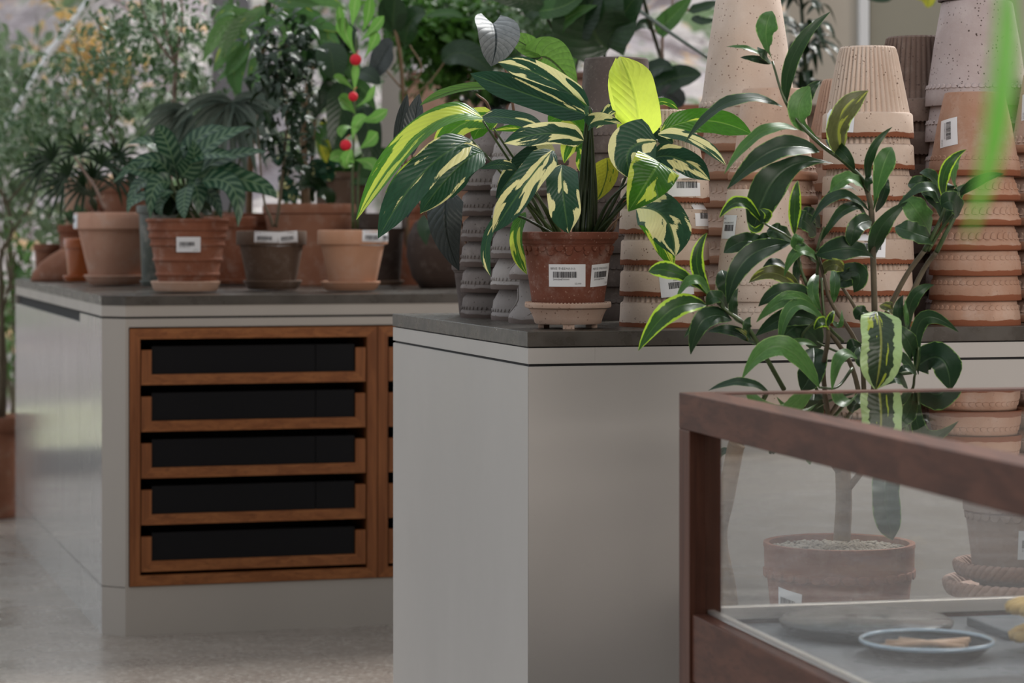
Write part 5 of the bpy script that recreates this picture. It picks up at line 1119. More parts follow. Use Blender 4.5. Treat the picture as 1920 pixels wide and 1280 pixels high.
# generic background row of terracotta behind the near stacks
row = [(900, 8.1, M_TC_BRICK, 46, 118, 'brick pot low between the grey stacks and the round dark pot'), (1010, 8.5, M_TC_BRICK, 60, 330, 'very tall terracotta pot glimpsed above the grey stacks'), (1262, 8.4, M_TC_BRICK, 75, 330, 'large terracotta planter behind the tallest cream stack\'s left side'),
       (842, 8.9, M_TC_PALE, 62, 300, 'tall pale terracotta pot behind the variegated plant\'s left leaves'), (940, 9.0, plain('blue_black_plastic', (.03, .035, .05), .4), 36, 318, 'blue-black plastic pot behind the brown stalks')]
BGP = {}
for (px, D, mt, r_, h_, lab) in row:
    BGP[px] = ipot('planter', lab, px, D, mt, r_, r_*.8, h_, 16, cat='pot', sz=0, soil=True)
# ---------------- foliage on the island
def isl_leaf(mat, root, o, b, m, t, w, D, dD=(0, -.03, -.05), roll=0, prof='ovate', **k):
    return leafobj(mat, root, o, P(*b, D+dD[0]), P(*m, D+dD[1]), P(*t, D+dD[2]), w*D/F, up=(0, -1, .3), prof=prof, roll=roll, ns=10, nc=6, **k)
# calathea
CL = [((318, 330), (280, 300), (212, 342), 36), ((330, 320), (290, 270), (240, 270), 34), ((300, 350), (262, 345), (238, 395), 34), ((320, 345), (290, 350), (282, 410), 34), ((340, 300), (330, 280), (342, 334), 44), ((350, 330), (390, 300), (430, 322), 44), ((352, 345), (368, 352), (372, 402), 46),
      ((360, 330), (420, 320), (470, 332), 42), ((380, 340), (435, 350), (446, 425), 44), ((370, 330), (470, 340), (520, 372), 40), ((330, 335), (345, 300), (398, 292), 38), ((345, 320), (370, 260), (430, 240), 46), ((330, 320), (310, 260), (290, 238), 44), ((350, 350), (345, 380), (346, 410), 34),
      ((360, 300), (410, 260), (470, 238), 34), ((322, 352), (300, 380), (305, 404), 28), ((340, 330), (362, 300), (360, 262), 42), ((310, 330), (270, 320), (225, 315), 34), ((325, 360), (260, 372), (240, 400), 26), ((362, 352), (400, 370), (415, 410), 30), ((340, 310), (315, 300), (268, 302), 36), ((370, 320), (440, 290), (500, 285), 30), ((350, 300), (395, 288), (446, 296), 36)]
rr = random.Random(5)
for i, (b, m, t, w2) in enumerate(CL):
    isl_leaf(L_CAL, cal, o2, b, m, t, w2*1.05, 7.05+rnd(-.1, .05, rr), roll=rnd(-35, 35, rr), fold=.12, wave=.04, phase=i)
for i in range(10):
    x = rnd(300, 400, rr); isl_leaf(L_DRK, cal, o2, (x, 400), (x+rnd(-20, 20, rr), 370), (x+rnd(-50, 50, rr), 345), 30, 7.12, roll=rnd(-40, 40, rr))
stems(cal, o2, M_STEMG, [([(352+rnd(-25, 25, rr), 412, 7.08), ((352+b[0])/2, 370, 7.06), (b[0], b[1], 7.05)], (.003, .0018)) for b, m, t, w2 in CL])
# small palm: fans of thin blades
def fan(bm, c, n, L, w, a0, a1, tilt=.4, rr=random, droop=.3, kid=0, pleat=False):
    "blades radiating from c; angles in the plane facing the viewer"
    for k in range(n):
        a = lerp(a0, a1, k/(n-1)); d = Vector((math.cos(a), -tilt*rnd(.6, 1.3, rr), math.sin(a))).normalized(); l = L*rnd(.85, 1.05, rr)*(1-.18*abs(k/(n-1)-.5))
        leaf(bm, c, c+d*l*.5+Vector((0, 0, .02*l)), c+d*l-Vector((0, 0, droop*l)), w, (0, -1, .5), 'strap', ns=6, nc=4, fold=.9 if pleat else .3, kid=kid+k)
bm = newbm(); rr = random.Random(8)
heads = [(100, 300), (150, 290), (190, 310), (220, 300), (130, 330), (175, 335), (215, 335), (80, 320), (160, 350), (240, 330), (120, 350)]
for i, (x, y) in enumerate(heads):
    a = math.atan2(-(y-350), x-170); fan(bm, P(x, y, 7.85+rnd(-.08, .08, rr)), 9, 62*D1/F, .010, a-1.5, a+1.5, rr=rr, kid=i*9, droop=.25)
bmobj('foliage', bm, L_DRK, palm, off=o1)
stems(palm, o1, M_STEMD, [([(180, 395, 7.87), (172, 370, 7.86), (x, y, 7.85)], (.0045, .002)) for x, y in heads])
stems(palm, o1, M_BARKP, [([(196, 392, 7.8), (178, 350, 7.78), (160, 325, 7.78), (140, 293, 7.76)], (.005, .003))], 'bare_stem')
# tall pinkish-barked tree with tiny leaves, standing behind the calathea
pt, _, _, op = ipot('potted_tree', 'slim pink-barked tree with tiny airy leaves behind the herringbone plant', 322, 8.15, M_TC_BRICK, 46, 36, 120, 18, sz=0)
stems(pt, op, M_BARKP, [([(322, 520, 8.15), (318, 290, 8.1), (326, 180, 8.1), (332, 90, 8.1)], (.010, .0055)), ([(330, 120, 8.1), (312, 60, 8.1), (302, -20, 8.1)], (.005, .003)), ([(332, 92, 8.1), (342, 40, 8.1), (338, -20, 8.1)], (.004, .003)), ([(328, 118, 8.1), (296, 78, 8.1), (268, 20, 8.1), (262, -20, 8.1)], (.005, .002))], 'trunk', 8)
bm = newbm(); rr = random.Random(31)
for (x, y, rx, ry, n) in ((330, 30, 130, 60, 380), (250, 90, 90, 70, 240), (390, 150, 50, 60, 90), (300, 160, 100, 50, 130)): cloud(bm, P(x, y, 8.1), (rx*8.1/F, .22, ry*8.1/F), n, .032, rr, clump=8, spread=.25, aspect=.5)
bmobj('foliage', bm, L_SML, pt, off=op)
# airy shrub on a pot at the far left end
st_, _, _, os_ = ipot('potted_shrub', 'airy grey-green shrub with a reddish stem at the island\'s left end', 208, 8.85, M_TC_RED, 42, 34, 150, 18, sz=0)
stems(st_, os_, M_BARK, [([(212, 500, 8.85), (214, 300, 8.8), (208, 220, 8.8), (200, 120, 8.8), (180, 20, 8.8)], (.007, .003)), ([(208, 220, 8.8), (160, 140, 8.8), (140, 60, 8.8)], (.004, .002)), ([(210, 240, 8.8), (240, 170, 8.8), (262, 80, 8.8)], (.004, .002))], 'trunk', 8)
bm = newbm()
for (x, y, rx, ry, n) in ((120, 200, 110, 80, 420), (200, 90, 80, 80, 300), (60, 260, 90, 60, 260), (230, 220, 70, 60, 220)): cloud(bm, P(x, y, 8.8), (rx*8.8/F, .25, ry*8.8/F), n, .034, rr, clump=9, spread=.24, aspect=.45)
bmobj('foliage', bm, L_SML, st_, off=os_)
# dark leafy tree in the grey-brown pot
stems(tr3, o3, M_BARK, [([(517, 425, 7.28), (524, 380, 7.26), (532, 300, 7.25), (538, 220, 7.25), (534, 150, 7.25), (538, 80, 7.25)], (.0052, .003)), ([(512, 425, 7.28), (506, 405, 7.27), (496, 380, 7.27), (489, 320, 7.27), (482, 215, 7.27)], (.0045, .002)), ([(536, 170, 7.25), (575, 130, 7.25)], (.003, .0015)), ([(534, 160, 7.25), (500, 120, 7.25)], (.003, .0015))], 'stem')
bm = newbm(); rr = random.Random(32)
for (x, y, rx, ry, n) in ((530, 90, 65, 70, 210), (540, 140, 60, 40, 130), (560, 210, 35, 60, 110), (500, 240, 30, 40, 50), (560, 300, 30, 40, 50)): cloud(bm, P(x, y, 7.25), (rx*7.25/F, .12, ry*7.25/F), n, .042, rr, clump=7, spread=.25, aspect=.42, ns=4)
bmobj('foliage', bm, L_DRK, tr3, off=o3)
bm = bmesh.new(); c_ = P(525, 229, 7.2); M_TAG = plain('pale_lilac_tag', (.62, .60, .68), .5)
vs = box(bm, (-.012, -.0006, -.024), (.012, .0006, .024), bev=.0004); bmesh.ops.transform(bm, matrix=Matrix.Translation(c_-o3) @ Matrix.Rotation(-.32, 4, 'Y'), verts=bm.verts)
vs = box(bm, (-.006, -.0012, -.010), (.0, -.0007, .014), mi=1); bmesh.ops.transform(bm, matrix=Matrix.Translation(c_-o3) @ Matrix.Rotation(-.32, 4, 'Y'), verts=vs)
tube(bm, [c_-o3+Vector((.006, 0, .024)), P(534, 195, 7.24)-o3], .0006, 5)
tg = bmobj('price_tag', bm, [M_TAG, M_INK], loc=o3); tag(tg, 'pale lilac paper tag hanging on the thin tree\'s stem', 'tag')
# paddle leaved plant with red balls
PL = [((668, 105), (648, 60), (650, 34), 34), ((674, 78), (700, 55), (720, 30), 26), ((682, 110), (700, 80), (706, 58), 24), ((665, 170), (642, 150), (625, 145), 18), ((664, 175), (666, 145), (667, 115), 15), ((668, 215), (650, 195), (634, 184), 34), ((662, 262), (668, 235), (688, 218), 30), ((672, 280), (694, 264), (708, 248), 32),
      ((668, 225), (700, 222), (727, 205), 26), ((660, 50), (664, 20), (668, -20), 22), ((678, 60), (690, 30), (694, -10), 22), ((655, 70), (640, 40), (636, 12), 18), ((665, 200), (690, 185), (702, 160), 16), ((662, 300), (640, 292), (618, 300), 26), ((664, 300), (690, 305), (700, 320), 30), ((664, 310), (650, 305), (660, 280), 30), ((664, 240), (645, 240), (640, 258), 20)]
for i, (b, m, t, w2) in enumerate(PL): isl_leaf(L_PAD, pad, o4, b, m, t, w2, 7.14, prof='obov', roll=(i*47) % 40-20, fold=.2)
stems(pad, o4, M_STEMG, [([(662, 428, 7.17), (661, 330, 7.15), (664, 220, 7.15), (668, 60, 7.15)], (.0045, .003)), ([(670, 428, 7.18), (672, 330, 7.17), (680, 290, 7.16)], (.004, .003))], 'stem')
for i, (x, y, r_, lab) in enumerate(((667, 112, 11, 'highest of three red felt balls on the paddle-leaved plant'), (662, 181, 9, 'middle red felt ball, half covered by paddle leaves'), (648, 272, 10.5, 'lowest of three red felt balls on the paddle-leaved plant'))):
    bm = bmesh.new(); bmesh.ops.create_uvsphere(bm, u_segments=24, v_segments=14, radius=r_*7.05/F); tube(bm, [(0, .0, r_*.9*7.05/F), (.002, .045, .024), (.004, .105, .030)], .0006, 5)
    b_ = bmobj('felt_ball', bm, M_RED, loc=P(x, y, 7.05), smooth=True); tag(b_, lab, 'ball', 'red felt balls on the paddle-leaved plant')
# striped bush of the bowl and its neighbour
rr = random.Random(41)
for i in range(16):
    x = 580+rnd(-60, 60, rr); y = rnd(280, 370, rr); a = rnd(-1, 1, rr); isl_leaf(L_CTE if i % 3 else L_DRK, bowl, o8, (x, y+20), (x+a*20, y), (x+a*55, y+rnd(-20, 30, rr)), rnd(24, 40, rr), 7.95, roll=rnd(-40, 40, rr), prof='lance')
stems(bowl, o8, M_BARKT, [([(573, 400, 7.95), (571, 340, 7.95), (570, 220, 7.95), (585, 120, 7.95)], (.014, .009)), ([(578, 400, 7.97), (581, 340, 7.97), (592, 210, 7.97)], (.008, .004))], 'trunk', 10)
rr = random.Random(42)
for i in range(22):
    x = 600+rnd(-50, 60, rr); y = rnd(60, 260, rr); a = rnd(-1, 1, rr); isl_leaf(L_DRK if i % 2 else L_MID, bowl, o8, (x, y+20), (x+a*20, y), (x+a*50, y+rnd(10, 60, rr)), rnd(34, 60, rr), 8.0, roll=rnd(-30, 30, rr), prof='ovate')
for i, (b, m, t, w2, mt) in enumerate([((640, 330), (612, 270), (608, 220), 40, L_YEL), ((645, 330), (640, 290), (620, 240), 44, L_MID), ((650, 330), (700, 300), (735, 280), 46, L_MID), ((640, 330), (690, 330), (720, 345), 40, L_MID), ((640, 325), (610, 330), (590, 345), 30, L_DRK)]): isl_leaf(mt, tb, o9, b, m, t, w2, 8.45, prof='ovate')
stems(tb, o9, M_STEMG, [([(640, 335, 8.5), (645, 300, 8.48)], (.006, .004))])
# tall plant with long hanging blades (upper left centre)
ph, _, _, o11 = ipot('potted_philodendron', 'tall plant with long arching blades above the herringbone plant', 465, 8.3, M_TC_RED, 48, 38, 130, 18, sz=0)
PHL = [((470, 20), (420, 50), (380, 115), 32), ((480, 18), (440, 70), (400, 135), 36), ((500, 10), (450, 60), (420, 110), 32), ((515, 12), (470, 60), (450, 65), 30), ((480, 50), (450, 110), (405, 152), 22), ((470, 90), (440, 130), (452, 185), 34), ((480, 90), (478, 140), (470, 180), 26), ((500, 60), (505, 40), (560, 20), 30), ((520, 20), (560, 30), (640, 60), 36), ((515, 5), (580, -10), (650, 20), 32),
       ((460, 62), (482, 70), (492, 92), 28), ((560, 40), (600, 60), (640, 90), 34), ((500, -10), (540, 0), (600, 10), 30), ((450, 30), (430, 20), (400, 40), 24), ((520, 30), (540, 60), (520, 110), 34), ((540, 20), (590, 40), (610, 100), 30)]
for i, (b, m, t, w2) in enumerate(PHL): isl_leaf(L_PHI, ph, o11, b, m, t, w2*1.15, 7.9, prof='lance', roll=(i*61) % 50-25, fold=.2)
stems(ph, o11, M_BARKT, [([(465, 520, 8.3), (470, 300, 8.2), (490, 120, 8.0), (505, 20, 7.95)], (.012, .006))]+[([(500, 60, 7.98), ((500+b[0])/2, b[1]-6, 7.95), (b[0], b[1], 7.9)], (.003, .002)) for b, m, t, w2 in PHL], 'stem')
# fan palm
fp, _, _, o12 = ipot('fan_palm', 'fan palm with pleated grey-green leaves behind the herringbone plant', 400, 8.6, M_TC_BROWN, 46, 36, 130, 18, sz=0)
bm = newbm(); rr = random.Random(13)
fan(bm, P(436, 192, 7.7), 17, 125*7.7/F, .024, PI*.98, PI*2.05, tilt=.35, rr=rr, droop=.35, pleat=True); fan(bm, P(352, 208, 7.75), 13, 100*7.7/F, .020, PI*.95, PI*1.6, tilt=.35, rr=rr, droop=.3, kid=20, pleat=True)
fan(bm, P(470, 180, 7.8), 13, 90*8.2/F, .020, -PI*.55, PI*.2, tilt=.35, rr=rr, droop=.3, kid=40, pleat=True)
bmobj('frond', bm, L_FAN, fp, off=o12); stems(fp, o12, M_STEMG, [([(400, 520, 8.6), (410, 350, 8.4), (436, 192, 7.7)], (.006, .004)), ([(400, 520, 8.6), (380, 350, 8.4), (352, 208, 7.75)], (.006, .003)), ([(402, 520, 8.6), (440, 350, 8.4), (470, 180, 7.8)], (.006, .003))], 'frond_stalk')
# rubber plant and dense bright shrub in the middle
rb_, _, _, o13 = ipot('potted_rubber_plant', 'dark oval-leaved plant with a brown stem left of the variegated plant', 765, 8.0, M_TC_RED, 44, 34, 120, 16, sz=0)
RL = [((735, 60), (738, 20), (742, -10), 60, L_DRK), ((760, 84), (770, 40), (798, 26), 52, L_DRK), ((800, 30), (840, 24), (868, 34), 18, L_MID), ((700, 145), (722, 100), (738, 82), 50, L_ALO), ((830, 115), (870, 100), (925, 138), 56, L_DRK), ((615, 80), (622, 110), (628, 150), 60, L_DRK), ((672, 135), (690, 140), (712, 158), 34, L_DRK), ((680, 200), (690, 240), (700, 320), 50, L_DRK), ((640, 150), (640, 200), (625, 280), 56, L_DRK)]
for i, (b, m, t, w2, mt) in enumerate(RL): isl_leaf(mt, rb_, o13, b, m, t, w2, 7.7, prof='round', roll=(i*31) % 30-15, fold=.15)
stems(rb_, o13, M_BARKT, [([(765, 520, 8.0), (760, 300, 7.8), (752, 120, 7.7), (738, 40, 7.7), (732, -20, 7.7)], (.007, .0045)), ([(757, 170, 7.72), (715, 120, 7.7), (700, 90, 7.7)], (.003, .002)), ([(757, 180, 7.72), (790, 130, 7.7), (768, 84, 7.7)], (.003, .002)), ([(757, 190, 7.72), (800, 160, 7.7), (835, 115, 7.7)], (.003, .002))], 'stem')
ds_, _, _, o14 = (*BGP[842][:3], BGP[842][3])
bm = newbm(); rr = random.Random(51)
for (x, y, rx, ry, n) in ((830, 40, 110, 60, 1100), (900, 60, 70, 60, 500), (800, 110, 60, 50, 260), (860, 150, 60, 30, 160)): cloud(bm, P(x, y, 8.9), (rx*8.9/F, .22, ry*8.9/F), n, .048, rr, clump=8, spread=.25, aspect=.6)
bmobj('foliage', bm, L_SMLB, ds_, off=o14); ds_['label'] = 'dense bright small-leaved shrub in a tall pale pot at upper centre'; ds_['category'] = 'plant'
stems(ds_, o14, M_BARK, [([(842, 240, 8.9), (838, 120, 8.9), (830, 40, 8.9)], (.008, .004)), ([(842, 200, 8.9), (880, 120, 8.9), (910, 60, 8.9)], (.006, .003))])
t_, _, _, o_ = BGP[1010]; bm = newbm()
cloud(bm, P(1000, 60, 8.5), (90*8.5/F, .2, 60*8.5/F), 420, .055, rr, clump=8, spread=.25, aspect=.35); bmobj('foliage', bm, L_SML, t_, off=o_)
t_['label'] = 'feathery green plant in a very tall terracotta pot above the grey stacks'; t_['category'] = 'plant'
t_, _, _, o_ = BGP[940]; bm = newbm()
cloud(bm, P(930, 175, 9.0), (60*9/F, .14, 22*9/F), 300, .04, rr, clump=8, spread=.25, aspect=.5); bmobj('foliage', bm, L_DRK, t_, off=o_); t_['label'] = 'low dark plant in a blue-black plastic pot behind the brown stalks'; t_['category'] = 'plant'
# big dark leaves at the top centre, on the terracotta planter
t_, _, _, o_ = BGP[1262]; t_['category'] = 'plant'; t_['label'] = 'large-leaved dark plant in a terracotta planter at top centre'
BL = [((1140, 95), (1110, 30), (1150, -60), 150), ((1135, 85), (1160, 40), (1210, -30), 90), ((1075, 65), (1100, 20), (1130, -30), 70), ((1040, 60), (1070, 30), (1120, 10), 34), ((1020, 10), (960, 0), (900, -12), 30), ((1010, 20), (1060, 10), (1100, -20), 44), ((1215, 178), (1258, 150), (1315, 140), 56), ((1215, 135), (1240, 125), (1262, 130), 36), ((1278, 200), (1262, 180), (1238, 176), 40), ((1230, 60), (1262, 30), (1300, -10), 40), ((1290, 20), (1330, 10), (1345, 5), 20), ((1300, 30), (1318, 40), (1345, 35), 18), ((1225, 50), (1205, 45), (1190, 60), 22), ((1062, 70), (1075, 40), (1110, 20), 50), ((985, 30), (1010, 12), (1050, 10), 40)]
for i, (b, m, t, w2) in enumerate(BL): isl_leaf(L_ALO if i == 8 else (L_MID if i in (3, 5, 9) else L_DRK), t_, o_, b, m, t, w2, 6.9 if i < 6 else 7.6, prof='round' if i in (0, 6, 8) else 'ovate', roll=(i*31) % 30-15, fold=.15, wave=.05)  # a few blades take a lighter green to stand in for backlight
stems(t_, o_, M_STEMD, [([(1262, 230, 8.3), (1250, 150, 7.9), (1215, 30, 7.4), (1200, -30, 7.2)], (.006, .005)), ([(1200, 20, 7.4), (1255, 60, 7.2), (1330, 110, 7.0)], (.006, .004)), ([(1262, 230, 8.3), (1130, 200, 7.5), (1136, 90, 6.9)], (.006, .004)), ([(1262, 230, 8.3), (1080, 200, 7.3), (1055, 90, 7.0), (1000, 5, 6.9), (930, -10, 6.9)], (.007, .004)), ([(1262, 230, 8.3), (1092, 180, 7.4), (1092, 70, 6.9)], (.004, .003))], 'stem')
stems(t_, o_, M_BARKP, [([(1262, 230, 8.2), (1244, 130, 7.7), (1243, 65, 7.6), (1258, 30, 7.6), (1262, -20, 7.6)], (.006, .003)), ([(1243, 65, 7.6), (1205, 45, 7.6)], (.003, .002)), ([(1250, 45, 7.6), (1285, 20, 7.6), (1320, 12, 7.6)], (.003, .002))], 'twig')
# dark strappy plant left of the white door frame
dp_, _, _, o15 = ipot('potted_strap_plant', 'dark strap-leaved plant between the tallest stack and the white frame', 1520, 8.4, M_TC_BROWN, 56, 44, 330, 18, sz=0)
bm = newbm(); rr = random.Random(61)
for k in range(46):
    y = rnd(-30, 190, rr); c = P(1505+rnd(-10, 12, rr), y, 8.3); a = rr.random()*6.283; L = rnd(50, 92, rr)*8.3/F; d = Vector((math.cos(a), math.sin(a), rnd(.1, .5, rr)))
    leaf(bm, c, c+d*L*.55+Vector((0, 0, .02)), c+d*L-Vector((0, 0, L*.45)), rnd(.022, .034, rr), (0, -.3, 1), 'lance', ns=7, nc=4, fold=.3, kid=k)
bmobj('foliage', bm, L_DRK, dp_, off=o15); stems(dp_, o15, M_STEMD, [([(1512, 220, 8.4), (1508, 100, 8.3), (1500, -30, 8.3)], (.008, .006))])
bm = newbm()
for i, (b, m, t, w2) in enumerate([((1700, -20), (1735, -8), (1738, 14), 34), ((1600, -30), (1640, -10), (1675, -4), 30)]): isl_leaf((L_YEL, L_DRK)[i], dp_, o15, b, m, t, w2, 8.0, prof='round')
bm.free()
stems(dp_, o15, M_STEMD, [([(1500, -30, 8.3), (1600, -35, 8.1), (1700, -22, 8.0)], (.004, .002))], 'twig')
# shrub standing on the floor at the far left
fl = P(-20, 970, 9.5); fpot = prof_std(.12, .10, .36, .05)
ft, _, _ = potted('potted_tree', 'dark bare-stemmed tree in a brick planter on the floor, far left edge', 'plant', 0, 0, 9.5, M_TC_BRICK, fpot, loc=(fl.x, 9.5, 0))
of = Vector(ft.location)
stems(ft, of, M_STEMB if False else M_BARK, [([(0, 790, 9.5), (4, 600, 9.45), (2, 480, 9.4), (20, 440, 9.4), (12, 380, 9.4), (-20, 330, 9.4)], (.010, .005)), ([(20, 440, 9.4), (60, 380, 9.4), (80, 330, 9.4)], (.005, .003)), ([(10, 385, 9.4), (40, 350, 9.4), (75, 310, 9.4)], (.005, .003)), ([(2, 600, 9.45), (25, 500, 9.45), (30, 470, 9.45)], (.005, .003)), ([(6, 790, 9.5), (10, 700, 9.5), (5, 600, 9.5)], (.007, .006))], 'trunk')
bm = newbm(); rr = random.Random(71)
for (x, y, rx, ry, n) in ((20, 260, 100, 60, 200), (-30, 150, 60, 120, 150), (60, 440, 60, 50, 30)): cloud(bm, P(x, y, 9.4), (rx*9.4/F, .2, ry*9.4/F), n, .05, rr, clump=7, spread=.25, aspect=.4)
bmobj('foliage', bm, L_OUT, ft, off=of)
# dark leaf drooping over the round pot
isl_leaf(L_DRK, rt_, O10, (822, 415), (800, 425), (800, 460), 44, 7.4, prof='heart', roll=20); stems(rt_, O10, M_STEMD, [([(822, 420, 7.6), (824, 405, 7.5), (822, 415, 7.4)], (.002, .0015))])
# ------------------------------------------------------------------ what stands behind and in the display case
rp_ = [(.068, 0), (.070, .004), (.0765, .06), (.0815, .098), (.083, .101), (.0855, .103), (.086, .1165), (.0845, .118)]
DR = 4.18; xr = colx(1912, DR); zr = P(0, 932, DR).z-.118
# low plinth carrying both pots
bm = bmesh.new(); zp = min(zr, 1.0)-.035
M_ROPEx = M_ROPE
def rope(bm, R, r, z, n=52):
    for k in range(n):
        a = 2*PI*k/n; pts = []
        for i in range(7):
            t = i/6; aa = a+(t-.5)*2*PI/n*2.6; ph = lerp(-1.3, 1.3, t)
            pts.append(((R+math.sin(ph)*r*.35)*math.sin(aa), -(R+math.sin(ph)*r*.35)*math.cos(aa), z+math.sin(ph)*r*.8))
        tube(bm, pts, [r*.25, r*.50, r*.62, r*.66, r*.62, r*.5, r*.25], 8)
b1 = bmesh.new(); lathe(b1, [(0, 0), (.092, 0), (.108, .012), (.104, .016), (.088, .008), (0, .008)], 56); rope(b1, .111, .013, .016)
r1 = bmobj('rope_saucer', b1, M_ROPE, loc=(xr+.004, DR+.006, zr-.038)); tag(r1, 'lower and wider of the two rope-edged clay saucers behind the glass', 'saucer', 'rope-edged saucers behind the glass case')
b1 = bmesh.new(); lathe(b1, [(0, -.018), (.060, -.018), (.060, 0), (.072, 0), (.090, .014), (.086, .018), (.070, .008), (0, .008)], 56); rope(b1, .093, .012, .020)
r2 = bmobj('rope_saucer', b1, M_ROPE, loc=(xr, DR, zr-.0125+.002)); tag(r2, 'upper rope-edged clay saucer, directly under the pale pot behind glass', 'saucer', 'rope-edged saucers behind the glass case')
r2.location.z = zr-.012; 
cpot, cpp, cpr = potted('potted_seedling', 'pale dusty pot with red grit and a sprout, behind the glass case at right', 'plant', 0, 0, DR, terra('dusty_pale_clay', (.42, .31, .26), (.48, .38, .33), speck=.4, bloom=.35), rp_, scal=[dict(z=.097, n=30, w=.0085, h=-.009, d=.002)], loc=(xr, DR, zr-.003), soilmat_=M_GRIT)
price_label(cpp, cpr, 8, .055, .05, .045, seed=11, name_line='')
oc_ = Vector(cpot.location); bm = newbm()
for k in range(5): leaf(bm, P(1775+k*9-4, 925, DR-.08), P(1770+k*10, 915, DR-.08), P(1762+k*13, 900+abs(k-2)*4, DR-.08), .006, (0, -1, .3), 'lance', ns=5, nc=2)
bmobj('sprout', bm, L_PAD, cpot, off=oc_)
def plinth(label, x, y, w, d, z, mat):
    bm = bmesh.new(); box(bm, (-w/2, -d/2, z-.022), (w/2, d/2, z), bev=.002)
    t = thing('plant_stand', label, 'stand', (x, y, 0), 'low stands behind the glass case'); bmobj('stand_top', bm, mat, t)
    for sx in (-1, 1):
        for sy in (-1, 1):
            bm = bmesh.new(); box(bm, (sx*(w/2-.02)-.012, sy*(d/2-.02)-.012, 0), (sx*(w/2-.02)+.012, sy*(d/2-.02)+.012, z-.0225), bev=.001); bmobj('leg', bm, mat, t)
plinth('low walnut stand under the bushy shrub\'s pot, behind the case', SO.x, SO.y, .26, .24, z_sh, M_WALX)
plinth('low walnut stand under the rope-edged saucers, behind the case', xr+.02, DR+.006, .19, .19, zr-.038, M_WALX)
# bent driftwood post behind the glass
bm = bmesh.new(); tube(bm, spline([P(1378, 1330, 4.1), P(1372, 1130, 4.1), P(1352, 1010, 4.12), P(1366, 930, 4.12), P(1382, 845, 4.14), P(1386, 832, 4.14)], 6), [.020, .018, .0165, .015, .014, .013]+[.013]*25 if False else .0135, 10)
tube(bm, [P(1378, 1330, 4.1), Vector((P(1378, 1330, 4.1).x, 4.1, 0))], .0135, 10)
tag(bmobj('driftwood_post', bm, M_BARKT, smooth=True), 'bent tan driftwood pole standing behind the case\'s corner post', 'pole')
# things lying on the case floor (x right, y back to front negative, in the case's axes)
def cp(x, y, dz=0): 
    p = case_pt(x, y, ZF+dz); return p
M_BLUE = plain('pale_blue_glass_rim', (.35, .47, .58), .15, spec=.8, coat=.5)
M_DISH = plain('black_enamel', (.018, .020, .024), .25, coat=.4)
M_SLATE = plain('blue_black_slate', (.030, .036, .046), .45, var=.2)
M_STICK = wood('pale_birch', (.48, .30, .19), (.62, .42, .29), 0, .6)
bm = bmesh.new(); R_ = .084
lathe(bm, [(0, .002), (R_*.8, .002), (R_, .018), (R_*.985, .020), (R_*.78, .005), (0, .005)], 64)
CDI = Vector((.532, 3.40, ZF))
dish = thing('round_dish', 'round black dish with a pale blue rim holding wooden sticks', 'dish', CDI)
bmobj('bowl', bm, M_DISH, dish)
bm = bmesh.new(); tube(bm, [(R_*math.cos(a)*.995, R_*math.sin(a)*.995, .0200) for a in [2*PI*i/64 for i in range(65)]], .0028, 8, cap=False); bmobj('rim', bm, M_BLUE, dish)
for k in range(4):
    bm = bmesh.new(); tube(bm, [(-.062+.01*k, -.012+.011*k, .0135+.004*(k % 2)), (.058-.004*k, .020-.012*k, .0135+.004*((k+1) % 2))], .0038, 8)
    s_ = bmobj('wooden_stick', bm, M_STICK, loc=CDI); tag(s_, 'pale wooden stick lying in the blue-rimmed black dish', 'stick', 'wooden sticks in the round dish')
tg = bmesh.new(); lathe(tg, [(0, 0), (.104, 0), (.114, .010), (.117, .017), (.112, .021), (0, .023)], 64)
o_ = bmobj('black_lid', tg, M_DISH, loc=Vector((.480, 3.590, ZF)), smooth=True); tag(o_, 'low round black enamel lid lying near the case\'s back pane', 'lid')
bm = bmesh.new(); box(bm, (-.13, -.10, 0), (.13, .10, .006), bev=.001); o_ = bmobj('slate_board', bm, M_SLATE, loc=Vector((.560, 3.10, ZF))); o_.rotation_euler = (0, 0, .35); tag(o_, 'dark slate board lying in front of the round dish', 'board')
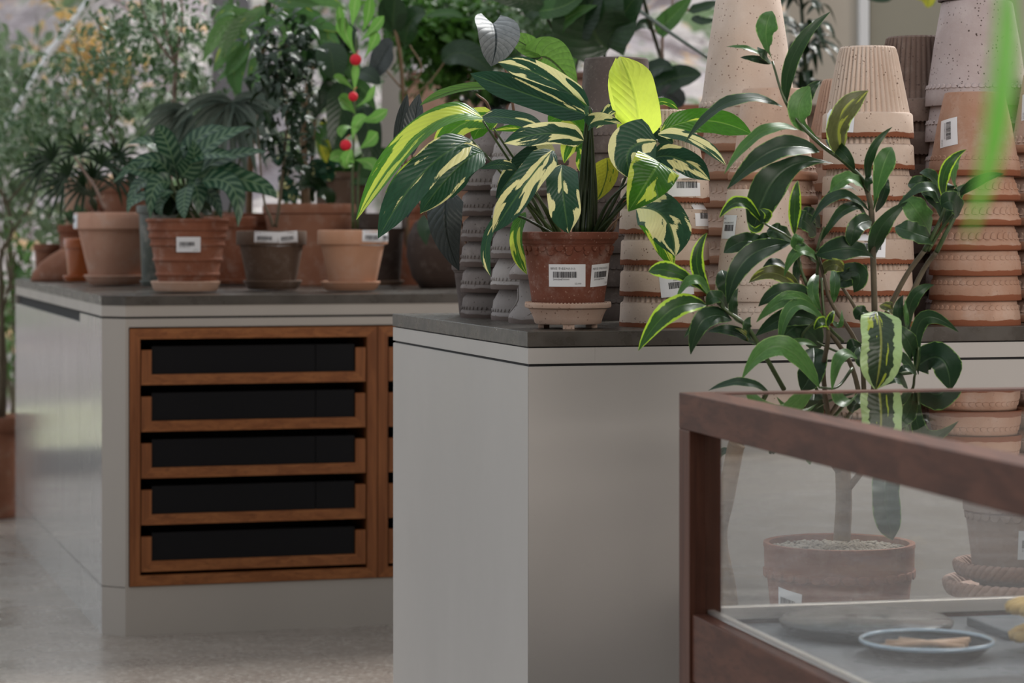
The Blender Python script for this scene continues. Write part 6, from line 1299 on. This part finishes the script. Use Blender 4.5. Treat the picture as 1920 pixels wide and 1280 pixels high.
bm = bmesh.new(); box(bm, (-.12, -.07, 0), (.12, .07, .012), bev=.002); o_ = bmobj('slate_tray', bm, plain('blue_grey_slate', (.10, .115, .135), .5, var=.2), loc=Vector((.76, 3.62, ZF))); o_.rotation_euler = (0, 0, .22); tag(o_, 'blue-grey flat tray lying right of the black lid', 'tray')
# mustard leather gloves, folded
def glove(x, y, dz, rz, label):
    bm = bmesh.new()
    def blob(pts, rads): tube(bm, spline([Vector(p) for p in pts], 4), rads, 10)
    vs = bmesh.ops.create_uvsphere(bm, u_segments=20, v_segments=12, radius=.034, matrix=Matrix.Diagonal((1.2, 1.0, .55, 1)))['verts']
    for i in range(4): blob([(.025, -.021+i*.014, .002), (.055, -.024+i*.016, .006), (.078+.006*(1.5-abs(i-1.5)), -.026+i*.0175, .0)], [.0085]*6+[.0075]*2+[.004])
    blob([(-.005, -.030, 0), (.018, -.045, .003), (.040, -.050, 0)], [.009]*7+[.008, .005])
    blob([(-.030, 0, 0), (-.055, 0, .001), (-.075, 0, 0)], .021)
    for v in bm.verts:
        if v.co.x < -.035: v.co.z *= .55
    o = bmobj('work_glove', bm, plain('mustard_leather', (.55, .36, .11), .6, var=.25, scale=25, bump=.3), loc=Vector((x, y, ZF+dz)), smooth=True); o.rotation_euler = (0, 0, rz); tag(o, label, 'glove', 'mustard leather gloves in the case'); return o
glove(.722, 3.43, .056, 3.3, 'upper mustard leather glove in the case, folded on its pair'); glove(.728, 3.432, .019, 3.0, 'lower mustard leather glove in the case, under its pair')
# ------------------------------------------------------------------ leaf hanging close to the lens
LDp = 1.22
hp = thing('hanging_plant', 'blurred bright green leaf hanging very close at the right edge', 'plant', P(1888, -60, LDp))
oh = Vector(hp.location)
L_NEAR = leafmat('near_bright_leaf', (.09, .30, .03), (.12, .36, .045), mid=(.28, .5, .18), rough=.3, trans=.35, veins=.15)
leafobj(L_NEAR, hp, oh, P(1882, -90, LDp), P(1868, 180, LDp-.02), P(1812, 452, LDp-.01), 74*LDp/F, up=(.25, -1, .1), prof='lance', roll=-26, fold=.35, ns=20, nc=8)
stems(hp, oh, M_STEMG, [([(1888, -260, LDp+.02), (1886, -160, LDp+.01), (1882, -85, LDp)], (.0016, .0010))])
